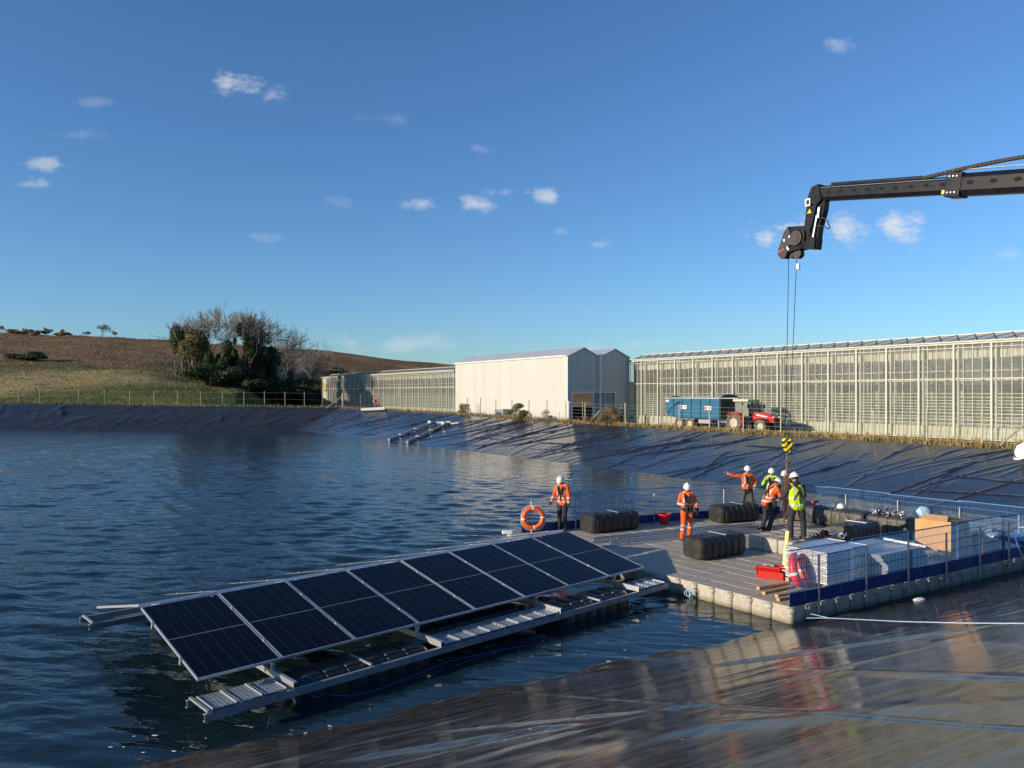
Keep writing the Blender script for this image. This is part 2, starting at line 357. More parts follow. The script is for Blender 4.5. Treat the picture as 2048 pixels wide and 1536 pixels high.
    def build(s, name, mats, parent=None, smooth=False, loc=None, yaw=0):
        if not isinstance(mats, (list, tuple)): mats = [mats]
        me = bpy.data.meshes.new(name); V = np.concatenate(s.v) if s.v else np.zeros((0, 3))
        nl = np.array([len(q) for q in s.f], dtype=np.int32); me.vertices.add(len(V)); me.vertices.foreach_set('co', V.ravel())
        me.loops.add(int(nl.sum())); me.loops.foreach_set('vertex_index', np.fromiter((i for q in s.f for i in q), dtype=np.int32, count=int(nl.sum())))
        me.polygons.add(len(nl)); me.polygons.foreach_set('loop_start', np.concatenate([[0], np.cumsum(nl)[:-1]]).astype(np.int32))
        me.polygons.foreach_set('material_index', np.array(s.m, dtype=np.int32))
        for q in mats: me.materials.append(q)
        me.update(calc_edges=True); me.validate()
        if smooth: me.shade_smooth()
        else: me.shade_flat()
        if smooth == 'auto':
            try: me.set_sharp_from_angle(angle=radians(35))
            except Exception: pass
        o = bpy.data.objects.new(name, me); COL.objects.link(o)
        if parent is not None: o.parent = parent
        if loc is not None: o.location = loc
        if yaw: o.rotation_euler[2] = yaw
        return o
def grid_mesh(name, X, Y, Z, m, smooth=True):
    a, b = X.shape; V = np.stack([X, Y, Z], -1).reshape(-1, 3)
    i = np.arange(a * b).reshape(a, b); q = np.stack([i[:-1, :-1], i[1:, :-1], i[1:, 1:], i[:-1, 1:]], -1).reshape(-1)
    me = bpy.data.meshes.new(name); me.vertices.add(len(V)); me.vertices.foreach_set('co', V.ravel()); me.loops.add(len(q)); me.loops.foreach_set('vertex_index', q.astype(np.int32))
    me.polygons.add(len(q) // 4); me.polygons.foreach_set('loop_start', (np.arange(len(q) // 4) * 4).astype(np.int32)); me.materials.append(m); me.update(calc_edges=True)
    if smooth: me.shade_smooth()
    o = bpy.data.objects.new(name, me); COL.objects.link(o); return o
def tag(o, label=None, cat=None, group=None, kind=None):
    if label: o['label'] = label
    if cat: o['category'] = cat
    if group: o['group'] = group
    if kind: o['kind'] = kind
    return o
def empty(name, loc, yaw, label, cat, group=None):
    o = bpy.data.objects.new(name, None); COL.objects.link(o); o.location = loc; o.rotation_euler[2] = yaw; o.empty_display_size = .3
    return tag(o, label, cat, group)
def copy_tree(o, parent=None):
    c = o.copy(); COL.objects.link(c); c.parent = parent
    for ch in [x for x in bpy.data.objects if x.parent == o]: copy_tree(ch, c)
    return c
def vnoise(x, y, seed=0):
    """smooth value noise on arrays"""
    r = np.random.default_rng(seed).random((256, 256)); xi = np.floor(x).astype(int); yi = np.floor(y).astype(int); fx = x - xi; fy = y - yi
    fx = fx * fx * (3 - 2 * fx); fy = fy * fy * (3 - 2 * fy); g = lambda a, b: r[a % 256, b % 256]
    return (g(xi, yi) * (1 - fx) + g(xi + 1, yi) * fx) * (1 - fy) + (g(xi, yi + 1) * (1 - fx) + g(xi + 1, yi + 1) * fx) * fy - .5
def fbm(x, y, o=4, seed=0): return sum(vnoise(x * 2 ** k, y * 2 ** k, seed + k) / 2 ** k for k in range(o))
# ---------------------------------------------------------------- camera, sun, sky
cam = bpy.data.cameras.new('camera'); co = bpy.data.objects.new('camera', cam); COL.objects.link(co); SC.camera = co
co.location = (0, 0, CZ); co.rotation_euler = (radians(90), 0, 0); cam.sensor_width = 36; cam.lens = F * 36 / 2048; cam.shift_y = (HZ - 768) / 2048; cam.clip_end = 6000; cam.clip_start = .1
SUN = np.array([-.9, -.43]); SUN = SUN / np.linalg.norm(SUN); EL = radians(13.5)
sl = bpy.data.lights.new('sun', 'SUN'); so = bpy.data.objects.new('sun', sl); COL.objects.link(so)
sl.energy = 4.7; sl.angle = radians(.53); sl.color = (1, .83, .62)
sv = Vector((SUN[0] * cos(EL), SUN[1] * cos(EL), sin(EL))); so.rotation_euler = sv.to_track_quat('Z', 'Y').to_euler(); so.location = (-30, -20, 30)
w = bpy.data.worlds.new('World'); SC.world = w; w.use_nodes = True; g = G(w.node_tree); bg = w.node_tree.nodes['Background']
sky = g.n('ShaderNodeTexSky', sky_type='NISHITA'); sky.sun_disc = False; sky.sun_elevation = EL; sky.sun_rotation = atan2(SUN[0], SUN[1])
sky.altitude = 0; sky.air_density = 1.0; sky.dust_density = .25; sky.ozone_density = 3.0
v = g.coord('Generated'); x, y, z = g.xyz(v); yy = g.math('MAXIMUM', y, .05)
cu = g.math('DIVIDE', x, yy); cv = g.math('DIVIDE', z, yy)
cb = g.n('ShaderNodeCombineXYZ'); g.l(cu, cb.inputs[0]); g.l(cv, cb.inputs[1])
wob = g.n('ShaderNodeTexNoise'); wob.inputs['Scale'].default_value = 22; wob.inputs['Detail'].default_value = 5; g.l(cb.outputs[0], wob.inputs['Vector'])
wob2 = g.noise(g.scale(cb.outputs[0], (1, 2.2, 1)), 70, 5, .65); acc = None
for (px, py, rx, ry, st) in [(480, 168, 62, 32, .62), (545, 190, 32, 20, .38), (85, 327, 44, 15, .42), (65, 368, 38, 13, .36), (150, 268, 60, 16, .2), (848, 408, 52, 15, .50), (955, 408, 62, 19, .55),
        (1005, 385, 48, 15, .5), (1097, 390, 30, 20, .58), (520, 475, 38, 17, .25), (1200, 490, 28, 11, .34), (1120, 462, 22, 11, .2), (1595, 468, 100, 38, .85), (1690, 464, 95, 34, .75),
        (1790, 447, 54, 42, .9), (1674, 88, 36, 24, .34), (800, 690, 170, 22, .30), (1300, 690, 130, 12, .16), (2010, 510, 50, 15, .22), (185, 205, 40, 12, .13), (680, 405, 38, 16, .15),
        (950, 297, 30, 11, .18), (780, 240, 70, 18, .10), (1160, 700, 90, 10, .14)]:
    a = g.n('ShaderNodeVectorMath', operation='SUBTRACT'); g.l(cb.outputs[0], a.inputs[0]); a.inputs[1].default_value = ((px - 1024) / F, (HZ - py) / F, 0)
    q = g.scale(a.outputs[0], (F / rx, F / ry, 0)); ln = g.n('ShaderNodeVectorMath', operation='LENGTH'); g.l(q, ln.inputs[0])
    f = g.math('SUBTRACT', 1.0, ln.outputs['Value']); f = g.math('ADD', g.math('ADD', f, g.math('MULTIPLY', g.math('SUBTRACT', wob.outputs[0], .5), 3.4)), g.math('MULTIPLY', g.math('SUBTRACT', wob2, .5), 1.6))
    f = g.math('MULTIPLY', g.math('MULTIPLY', g.sstep(f, .0, 1.25), st), g.sstep(ln.outputs['Value'], 2.0, .6)); acc = f if acc is None else g.math('MAXIMUM', acc, f)
acc = g.math('MULTIPLY', acc, g.math('GREATER_THAN', y, .06))
tint = g.n('ShaderNodeMix', data_type='RGBA', blend_type='MULTIPLY'); tint.inputs[0].default_value = 1; g.l(sky.outputs[0], tint.inputs[6]); tint.inputs[7].default_value = (.67, .925, 1.21, 1)
cl = g.mix(acc, tint.outputs[2], (5.6, 5.7, 6.0)); g.l(cl, bg.inputs[0]); bg.inputs[1].default_value = .108
SC.view_settings.view_transform = 'Standard'; SC.view_settings.look = 'None'; SC.view_settings.exposure = 0.36; SC.view_settings.gamma = 1

# ---------------------------------------------------------------- reservoir, banks, land
C0 = np.array([-28.6, 102.5]); uR = np.array([.552, -.834]); nR = np.array([.834, .552])
uL = np.array([-.9985, .0552]); nL = np.array([.0552, .9985])
N0 = np.array([-4.73, 10.07]); uN = np.array([.868, .496]); uN = uN / np.linalg.norm(uN); nN = np.array([uN[1], -uN[0]])
crT = np.array([-60, -2, 22.5, 36.9, 51, 70.4, 81.8, 105, 130.]); crO = np.array([8, 6.9, 11.4, 11.4, 12.3, 12.4, 11.7, 12, 12.]); crZ = np.array([2.9, 2.75, 2.4, 2.15, 2.0, 1.9, 1.9, 1.9, 1.9])
clT = np.array([-40, 0, 12, 26, 42, 70, 110, 400.]); clO = np.array([6.8, 7, 7.2, 7.5, 8, 8.6, 9, 9]); clZ = np.array([2.85, 2.86, 3.0, 3.13, 3.35, 3.52, 3.6, 3.6])
def crest_r(t): o = np.interp(t, crT, crO); p = C0 + uR * t + nR * o; return np.array([p[0], p[1], np.interp(t, crT, crZ)])
def crest_l(t): o = np.interp(t, clT, clO); p = C0 + uL * t + nL * o; return np.array([p[0], p[1], np.interp(t, clT, clZ)])
def ground_z(x, y):
    t1 = (x - C0[0]) * uR[0] + (y - C0[1]) * uR[1]; d1 = (x - C0[0]) * nR[0] + (y - C0[1]) * nR[1]
    t3 = (x - C0[0]) * uL[0] + (y - C0[1]) * uL[1]; d3 = (x - C0[0]) * nL[0] + (y - C0[1]) * nL[1]
    d2 = (x - N0[0]) * nN[0] + (y - N0[1]) * nN[1]
    px = np.where(y > 5, 1024 + F * x / np.maximum(y, 5), np.where(x > 0, 4000, -3000)); d = np.hypot(x, y) * np.where(y > 0, 1, 1); dep = np.maximum(y, 5)
    s2 = np.interp(px, [-600, 0, 200, 340, 650, 780, 905, 1100, 1300, 1500], [680, 667, 672, 682, 701, 717, 729, 742, 768, 785])
    s1 = np.interp(px, [-600, 0, 150, 300, 420, 520, 650, 800], [735, 731, 735, 744, 762, 772, 790, 793])
    dd0 = np.interp(px, [400, 480, 650, 800, 1300], [119, 122, 192, 205, 215]); dd1 = dd0 + np.interp(px, [300, 600, 900], [32, 40, 30]); dd2 = np.maximum(290, dd1 + 60) + 0 * px
    z0 = np.interp(px, [0, 400, 650], [3.45, 3.1, 1.5]); z1 = CZ + dd1 * (HZ - s1) / F; z2 = CZ + dd2 * (HZ - s2) / F; z1 = np.maximum(z1, z0)
    a = np.clip((dep - dd0) / (dd1 - dd0), 0, 1); a = np.sin(a * pi / 2) ** 1.15; b = np.clip((dep - dd1) / (dd2 - dd1), 0, 1)
    L = z0 + (z1 - z0) * a + (z2 - z1) * (b ** 1.1); L = np.where(dep > dd2, z2 - (dep - dd2) * .02, L)
    L = L + fbm(x * .07, y * .07, 4, 3) * np.clip((dep - dd0) / 20, 0, 1) * np.where(px > 620, .25, 1.0) * .9
    cz = np.where(d1 - 0 > d3, np.interp(t1, crT, crZ), np.interp(t3, clT, clZ)); D = np.maximum(d1, d3); O = np.where(d1 > d3, np.interp(t1, crT, crO), np.interp(t3, clT, clO))
    k = np.clip((D - O - 1.2) / 12, 0, 1); k = k * k * (3 - 2 * k); zf = np.where(D < O, cz * np.clip(D / O, -1, 1) - .28, cz * (1 - k) + L * k - .28 * (1 - np.clip((D - O) / .5, 0, 1)) + 0.02)
    zn = np.where(d2 < 11, .3 * d2 - .3, 3.0); far = np.maximum(D, 0)
    z = np.where((d2 > D) & (d2 > 0), zn, zf); z = np.where((D < 0) & (d2 < 0), -1.8, z)
    return np.maximum(z, -1.8)
an = np.concatenate([np.linspace(-pi, -radians(44), 40)[:-1], np.arctan((np.linspace(-460, 2520, 300) - 1024) / F), np.linspace(radians(45), pi, 40)[1:]])
ra = np.concatenate([[.5], 2 * 1.021 ** np.arange(1, 345)]); A_, R_ = np.meshgrid(an, ra, indexing='ij')
X, Y = R_ * np.sin(A_), R_ * np.cos(A_)
tag(grid_mesh('ground', X, Y, ground_z(X, Y), M['ground']), kind='structure')
def gz(x, y): return float(ground_z(np.array([float(x)]), np.array([float(y)]))[0])

# water: a real wavy surface, finer near the viewer's bank, calmer behind the array
wa = np.arctan((np.concatenate([np.linspace(-9000, -120, 160), np.arange(-100, 2160, 3.0), np.linspace(2180, 4200, 60)]) - 1024) / F); wr = 8.5 * 1.0042 ** np.arange(0, 690)
A_, R_ = np.meshgrid(wa, wr, indexing='ij'); X, Y = R_ * np.sin(A_) / np.maximum(np.cos(A_), .15) * 1.0, R_ * 1.0
ly = (Y - 11.5) * .731 - (X + 4.7) * .682; lx = (Y - 11.5) * .682 + (X + 4.7) * .731; sm = lambda v, a, b: (lambda q: q * q * (3 - 2 * q))(np.clip((v - a) / (b - a), 0, 1))
shel = sm(ly, 4.5, -.6) * sm(lx, -4.5, 0); bk_ = -((X - C0[0]) * nR[0] + (Y - C0[1]) * nR[1]); amp = (1 - .86 * shel) * (.45 + .55 * sm(bk_, 0, 22)) * (.8 + .6 * fbm(X * .05, Y * .05, 2, 5)); Zw = np.zeros_like(X); sp = R_ * .0045
for k in range(84):
    lam = float(np.exp(rng.uniform(np.log(.27), np.log(1.55)))); th = rng.normal(radians(78), .42); kk = 2 * pi / lam; ph = rng.uniform(0, 6.28)
    fade = np.clip((lam / sp - 2.2) / 2.5, 0, 1); st_ = .021 * (1.15 if lam > .8 else .95); u_ = kk * (X * cos(th) + Y * sin(th)) + ph + .6 * np.sin(kk * .11 * (X * sin(th) - Y * cos(th)) + ph * 3)
    Zw += st_ / kk * np.sin(u_) * fade
Zw = Zw * amp * 1.12
t1 = (X - C0[0]) * nR[0] + (Y - C0[1]) * nR[1]; t2 = (X - N0[0]) * nN[0] + (Y - N0[1]) * nN[1]; t3 = (X - C0[0]) * nL[0] + (Y - C0[1]) * nL[1]; Dm = np.maximum(np.maximum(t1, t2), t3)
a_n, b_n = X.shape; ii = np.arange(a_n * b_n).reshape(a_n, b_n); ok = (Dm < 1.2); okq = ok[:-1, :-1] & ok[1:, :-1] & ok[1:, 1:] & ok[:-1, 1:]
q_ = np.stack([ii[:-1, :-1], ii[1:, :-1], ii[1:, 1:], ii[:-1, 1:]], -1)[okq]; used = np.unique(q_); rm_ = np.full(a_n * b_n, -1); rm_[used] = np.arange(len(used)); q_ = rm_[q_].reshape(-1); V = np.stack([X, Y, Zw], -1).reshape(-1, 3)[used]
me = bpy.data.meshes.new('water'); me.vertices.add(len(V)); me.vertices.foreach_set('co', V.ravel()); me.loops.add(len(q_)); me.loops.foreach_set('vertex_index', q_.astype(np.int32)); me.polygons.add(len(q_) // 4); me.polygons.foreach_set('loop_start', (np.arange(len(q_) // 4) * 4).astype(np.int32)); me.materials.append(M['water']); me.update(calc_edges=True); me.shade_smooth()
ow = bpy.data.objects.new('water', me); COL.objects.link(ow); tag(ow, kind='structure'); print('water quads', len(q_) // 4)

def folds(T, S, lst):
    H = np.zeros_like(T)
    for (t0, s0, t1, s1, A, wd, cv, ax) in lst:       # ax 0: runs up the slope, ax 1: runs along the bank
        a, b, c0, c1, e0, e1 = (S, T, s0, s1, t0, t1) if ax == 0 else (T, S, t0, t1, s0, s1)
        k = (a - c0) / (c1 - c0); cen = e0 + (e1 - e0) * k + cv * np.sin(np.clip(k, 0, 1) * pi) + .12 * cv * np.sin(k * 11)
        nn = (b - cen) / sqrt(1 + ((e1 - e0) / (c1 - c0)) ** 2); win = np.clip(k * 5, 0, 1) * np.clip((1 - k) * 5, 0, 1)
        nn = np.where(nn > 0, nn * 1.0, nn * (1.8 if wd < .2 else 1.0)); H += A * np.exp(-(nn / wd) ** 2) * win
    return H
# far right bank
t = np.concatenate([np.arange(-8, 30, .14), np.arange(30, 92, .07), np.arange(92, 108, .2)]); s = np.concatenate([[-.25, -.1], np.linspace(0, 1, 115), [1.04]])
T, S = np.meshgrid(t, s, indexing='ij'); O = np.interp(T, crT, crO); Z = np.interp(T, crT, crZ); SM = S * O
lst = []
for i in range(330):
    t0 = rng.uniform(-8, 104); s0 = rng.uniform(-1.5, 8); L = rng.uniform(3.5, 13); sl_ = np.clip(rng.normal(.05, .3), -.6, .8)
    lst.append((t0, s0, t0 + L * sl_, s0 + L, rng.uniform(.012, .045) if i % 4 else rng.uniform(.04, .075), rng.uniform(.07, .15), rng.uniform(-.7, .7), 0))
for i in range(34):
    t0 = rng.uniform(-8, 104); s0 = abs(rng.normal(0, 3.5)) + .3; lst.append((t0, s0, t0 + rng.uniform(3, 9), s0 + rng.uniform(-.6, 1.2), rng.uniform(.03, .08), rng.uniform(.06, .12), rng.uniform(-.3, .3), 1))
H = folds(T, SM, lst) + .022 * fbm(T * .5, SM * .25, 3, 9)
H *= np.clip((1.03 - S) * 12, 0.1, 1)
X = C0[0] + uR[0] * T + nR[0] * SM; Y = C0[1] + uR[1] * T + nR[1] * SM
Zg = Z * np.clip(S, -1, 1) + H * .95 - np.clip(S - 1, 0, 1) * 3; X = X - nR[0] * H * .3; Y = Y - nR[1] * H * .3
tag(grid_mesh('embankment_lining', X, Y, Zg, M['liner']), kind='structure')
# far left bank
t = np.arange(-7, 100, .3); s = np.concatenate([[-.25, -.1], np.linspace(0, 1, 34), [1.05]]); T, S = np.meshgrid(t, s, indexing='ij')
O = np.interp(T, clT, clO); Z = np.interp(T, clT, clZ); SM = S * O; lst = []
for i in range(110):
    t0 = rng.uniform(-5, 96); s0 = rng.uniform(0, 5); L = rng.uniform(1.5, 4); lst.append((t0, s0, t0 + rng.choice([-1, -1, 1]) * rng.uniform(.4, 4), s0 + L, rng.uniform(.05, .14), rng.uniform(.15, .3), rng.uniform(-.5, .5), 0))
for i in range(50):
    t0 = rng.uniform(-5, 96); s0 = rng.uniform(.5, 7); lst.append((t0, s0, t0 + rng.uniform(3, 10), s0 + rng.uniform(-.8, .8), rng.uniform(.03, .09), .16, rng.uniform(-.3, .3), 1))
H = folds(T, SM, lst) + .08 * fbm(T * .4, SM * .7, 4, 19); H *= np.clip((1.03 - S) * 12, .1, 1)
X = C0[0] + uL[0] * T + nL[0] * SM; Y = C0[1] + uL[1] * T + nL[1] * SM
tag(grid_mesh('embankment_lining', X, Y, Z * np.clip(S, -1, 1) + H - np.clip(S - 1, 0, 1) * 3, M['liner']), kind='structure')
# near bank
t = np.concatenate([np.arange(-16, -6, .3), np.arange(-6, 24, .055), np.arange(24, 48, .3)]); s = np.concatenate([np.arange(-2, -.3, .2), np.arange(-.3, 11.6, .065)])
T, S = np.meshgrid(t, s, indexing='ij'); lst = []
for i in range(150):
    t0 = rng.uniform(-8, 22); s0 = rng.uniform(.3, 9.5); lst.append((t0, s0, t0 + rng.uniform(1.5, 8), s0 + rng.uniform(-.9, 1.6), rng.uniform(.0015, .006) * (1 + 2 * (i % 11 == 0)), rng.uniform(.03, .075), rng.uniform(-.35, .35), 1))
for (a, b, A, wd) in [((1100, 1478), (2048, 1395), .018, .30), ((1450, 1412), (2048, 1462), .014, .45), ((1250, 1420), (1800, 1300), .008, .3), ((1000, 1520), (1560, 1432), .018, .28), ((1330, 1345), (2048, 1240), .03, .12), ((620, 1530), (1200, 1440), .04, .14), ((1700, 1340), (2048, 1362), .018, .22), ((800, 1470), (1500, 1400), .02, .08)]:
    def tsn(q):
        px, py = q; r = (px - 1024) / F; sl2 = (py - HZ) / F      # meet the bank plane z = .3*s
        # s = (d*r - N0x)*nx + (d-N0y)*ny ; CZ - sl2*d = .3*s
        k = .3; c1 = r * nN[0] + nN[1]; c0 = -(N0 @ nN); d = (CZ - k * c0) / (sl2 + k * c1); p = np.array([r * d, d]) - N0; return p @ uN, p @ nN
    (ta, sa), (tb, sb) = tsn(a), tsn(b); lst.append((ta, sa, tb, sb, A, wd, .05, 1))
H = folds(T, S, lst)
H += .008 * fbm(T * .22, S * .7, 3, 31) + .0022 * fbm(T * 1.2, S * 4.5, 3, 37)
X = N0[0] + uN[0] * T + nN[0] * S; Y = N0[1] + uN[1] * T + nN[1] * S
edge = .10 * np.exp(-(S / .5) ** 2) * fbm(T * .8, T * 0, 3, 77)
tag(grid_mesh('foreground_lining', X, Y, .3 * S + H + edge, M['liner_near']), kind='structure')

# ---------------------------------------------------------------- grass (stuff)
def blades(name, pts, h, m, wdt=.05, lean=.35, per=5):
    n = len(pts) * per; p = np.repeat(pts, per, 0) + np.c_[rng.normal(0, .16, (n, 2)), np.zeros(n)]; hh = np.repeat(h, per) * rng.uniform(.5, 1.2, n)
    a = rng.uniform(0, 2 * pi, n); wv = np.c_[np.cos(a), np.sin(a), 0 * a] * wdt * rng.uniform(.6, 1.3, (n, 1)); b = rng.uniform(0, 2 * pi, n)
    tip = p + np.c_[np.cos(b) * hh * lean * rng.random(n), np.sin(b) * hh * lean * rng.random(n), hh]; mid = p * .5 + tip * .5; mid[:, 2] += hh * .08
    V = np.stack([p - wv, p + wv, mid + wv * .6, mid - wv * .6, tip], 1).reshape(-1, 3); i = np.arange(n)[:, None] * 5
    f = [tuple(q) for q in np.concatenate([i + [0, 1, 2, 3]], 1)] + [tuple(q) for q in (i + [3, 2, 4])]
    mb = MB(); mb.add(V, f); o = mb.build(name, m); return tag(o, kind='stuff')
tt = rng.uniform(-5, 106, 5200); pts = []
hs = []
for q in tt:
    c = crest_r(q); off = abs(rng.normal(0, .9)) + .05 if rng.random() < .65 else rng.uniform(1, 12); p = c[:2] + nR * off; pts.append((p[0], p[1], gz(*p) - .05)); hs.append(rng.uniform(.12, .42) if off < 3 else rng.uniform(.2, .5))
o = blades('dry_grass', np.array(pts), np.array(hs), M['drygrass'], .03); tag(o, 'straw coloured dry grass along the crest of the lined bank before the greenhouses', 'grass')
tt = rng.uniform(-8, 92, 2600); pts = []; hs = []
for q in tt:
    c = crest_l(q); p = c[:2] + nL * (abs(rng.normal(0, 1.3)) + .1); pts.append((p[0], p[1], gz(*p) - .05)); hs.append(rng.uniform(.15, .5))
n = 16000; u = rng.uniform(-60, 720, n); dd = np.interp(u, [400, 650], [119, 175]) + rng.random(n) ** 1.3 * 60; xx = (u - 1024) / F * dd; zz = ground_z(xx, dd)
pts = np.concatenate([np.array(pts), np.c_[xx, dd, zz - .05]]); hs = np.concatenate([hs, rng.uniform(.12, .34, n)])
o = blades('hill_grass', pts, hs, M['hillgrass'], .045, .8, 3); tag(o, 'rough tufted olive grass on the slope above the far bank', 'grass')
n = 9000; u = rng.uniform(-60, 920, n); dd = rng.uniform(165, 292, n); xx = (u - 1024) / F * dd; zz = ground_z(xx, dd)
o = blades('brown_field_growth', np.c_[xx, dd, zz - .05], rng.uniform(.25, .6, n), M['scrub_brown'], .06, .5, 3); tag(o, 'reddish brown dead weeds covering the field up to the skyline', 'weeds')

# ---------------------------------------------------------------- trees and shrubs
def branchy(seed, H, spread, levels=6, r0=.22, stems=1, start=.35, droop=0):
    r = random.Random(seed); segs = []; trunk = []
    def grow(p, d, L, rad, lev):
        n = 3 if lev < 3 else 2; q = p; dd = d.copy()
        for i in range(n):
            dd = dd + np.array([r.gauss(0, .10), r.gauss(0, .10), r.gauss(0, .06) + .02]); dd /= np.linalg.norm(dd); e = q + dd * L / n; r1 = rad * (1 - .28 * (i + 1) / n)
            (trunk if lev <= 1 else segs).append((q, e, rad * (1 - .28 * i / n), r1)); q = e
            if lev < levels and i >= n - 2 and lev > 0:
                for _ in range(1 if i < n - 1 else 0): child(q, dd, L, r1, lev)
        if lev < levels:
            for _ in range(2 if lev < 1 else 3 if lev < 3 else 2): child(q, dd, L, rad * .72, lev)
    def child(q, dd, L, rad, lev):
        a = r.uniform(.3, .72) * spread; b = r.uniform(0, 2 * pi); t_ = np.cross(dd, (cos(b), sin(b), .3)); t_ /= np.linalg.norm(t_) + 1e-9
        nd = dd * cos(a) + t_ * sin(a); nd[2] += .08 - droop; nd /= np.linalg.norm(nd); grow(q, nd, L * r.uniform(.60, .80), rad * r.uniform(.5, .68), lev + 1)
    for k in range(stems):
        d = np.array([r.gauss(0, .16) * (stems > 1), r.gauss(0, .16) * (stems > 1), 1.]); d /= np.linalg.norm(d); grow(np.array([r.gauss(0, .4) * (stems > 1), r.gauss(0, .4) * (stems > 1), -.3]), d, H * start, r0, 0)
    top = max(s_[1][2] for s_ in segs); k = H / top
    def bld(ss, mn):
        mb = MB(); 
        a = np.array([s_[0] for s_ in ss]); b = np.array([s_[1] for s_ in ss]); ra_ = np.maximum([s_[2] for s_ in ss], mn); rb_ = np.maximum([s_[3] for s_ in ss], mn * .8)
        d = b - a; d /= np.linalg.norm(d, axis=1, keepdims=True); u = np.cross(d, [.3, .1, .95]); u /= np.linalg.norm(u, axis=1, keepdims=True) + 1e-9; w_ = np.cross(d, u); V = []
        for (c, rr) in ((a, ra_), (b, rb_)):
            for j in range(4): V.append(c + (u * cos(j * pi / 2) + w_ * sin(j * pi / 2)) * rr[:, None])
        V = np.stack(V, 1).reshape(-1, 3) * [k, k, k]; f = []
        for i in range(len(ss)):
            o_ = i * 8
            for j in range(4): f.append((o_ + j, o_ + (j + 1) % 4, o_ + 4 + (j + 1) % 4, o_ + 4 + j))
        mb.add(V, f); return mb
    return bld(trunk, .03), bld(segs, .032)
def leaves(centers, size, n, seed, mb=None):
    """centers: (x,y,z,rx,rz); leaf quads through the outer part of each blob"""
    r = np.random.default_rng(seed); mb = mb or MB(); C = np.array(centers); k = r.integers(0, len(C), n); C = C[k]
    d = r.normal(size=(n, 3)); d /= np.linalg.norm(d, axis=1, keepdims=True); rr = r.uniform(.45, 1.08, n) ** .6
    p = C[:, :3] + d * rr[:, None] * np.c_[C[:, 3], C[:, 3], C[:, 4]]; a = r.normal(size=(n, 3)); b = np.cross(a, d); a /= np.linalg.norm(a, axis=1, keepdims=True); b /= np.linalg.norm(b, axis=1, keepdims=True) + 1e-9
    s_ = size * r.uniform(.5, 1.3, n)[:, None]; V = np.stack([p - a * s_, p - b * s_ * .6, p + a * s_, p + b * s_ * .6], 1).reshape(-1, 3); i = np.arange(n)[:, None] * 4
    mb.add(V, [tuple(q) for q in i + [0, 1, 2, 3]]); return mb
protos = {}
def bare_tree(px, top, d, seed, label, spread=1.0, stems=1, levels=5, ivy=None, base=None, group='bare trees of the hillside copse', name='bare_tree', r0=.22):
    x = (px - 1024) / F * d; z = gz(x, d); H = max(2., CZ + d * (HZ - top) / F - z)
    e = empty(name, (x, d, z - .2), 0, label, 'tree', group)
    tr, br = branchy(seed, H, spread, levels, r0 * H / 14, stems); tr.build('trunk', M['trunk'], e); br.build('crown', M['twig'], e)
    if ivy:
        cs = []; r = random.Random(seed); ih, iw = ivy
        for q in range(14): hq = r.random(); cs.append((r.gauss(0, iw * .35), r.gauss(0, iw * .35), hq * ih, iw * r.uniform(.3, .6) * (1.15 - .6 * hq), ih * r.uniform(.07, .14)))
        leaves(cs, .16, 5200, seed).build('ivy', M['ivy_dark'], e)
    return e
T_ = [(352, 640, 150, 'leftmost bare tree of the copse, leaning out over the brown field', 1.15, 1, None), (378, 632, 156, 'bare tree rising behind the lit ivy column at the left of the copse', 1.0, 1, (10.5, 2.2)),
      (408, 618, 149, 'bare many branched tree just left of the tallest one', 1.0, 2, None), (438, 604, 146, 'tallest bare tree at the middle left of the copse', .85, 2, None),
      (466, 610, 147, 'bare tree with twin grey stems right of the tallest one', .8, 2, (9, 1.4)), (497, 620, 146, 'bare tree with dark ivy up half its trunk in the middle of the copse', .85, 1, (12, 2.0)),
      (522, 622, 156, 'bare tree over the big dark ivy mass', .95, 1, (13.5, 2.6)), (547, 640, 164, 'slender bare tree at the right shoulder of the copse', .95, 1, (9.5, 2.2)),
      (574, 652, 168, 'small open bare tree against the sky right of the copse', .9, 1, None), (592, 668, 172, 'bent bare tree leaning right of the copse', 1.1, 1, None),
      (618, 690, 204, 'low straggly bare tree beside the greenhouse end', 1.2, 2, None), (642, 678, 206, 'rightmost bare tree with spiky crown above the greenhouse end', 1.1, 1, None)]
for i, (px, top, d, lab, sp, st, iv) in enumerate(T_): bare_tree(px, top, d, 100 + i, lab, sp, st, 5, iv)
def bush(px, d, w, h, m, label, n=2600, size=.14, name='bush', group=None, seed=1, dz=-.1, blobs=9, stem=True):
    x = (px - 1024) / F * d; z = gz(x, d); e = empty(name, (x, d, z + dz), 0, label, 'bush', group); r = random.Random(seed); cs = []
    for q in range(blobs): hq = r.uniform(.15, .85); cs.append((r.gauss(0, w * .24), r.gauss(0, w * .2), hq * h, w * r.uniform(.16, .3), h * r.uniform(.14, .26)))
    leaves(cs, size, n, seed).build('foliage', m, e)
    if stem:
        mb = MB()
        for c in cs: mb.tube([(c[0] * .15, c[1] * .15, 0), (c[0] * .5, c[1] * .5, c[2] * .6), c[:3]], [.05 * h / 2, .03 * h / 2, .012 * h / 2], 5)
        mb.build('stem', M['trunk'], e)
    return e
bush(384, 147, 6.0, 9.5, M['scrub'], 'sunlit olive green overgrown tree at the left front of the copse', 9000, .17, 'ivy_clad_tree', 'ivy clad trees of the copse', 5)
bush(372, 150, 5.5, 12, M['ivy'], 'tall ivy column behind the olive green growth at the copse left edge', 7000, .17, 'ivy_clad_tree', 'ivy clad trees of the copse', 6)
bush(426, 141, 5.2, 9.0, M['ivy'], 'rounded green ivy bush standing out at the front of the copse', 8000, .16, 'ivy_clad_tree', 'ivy clad trees of the copse', 7)
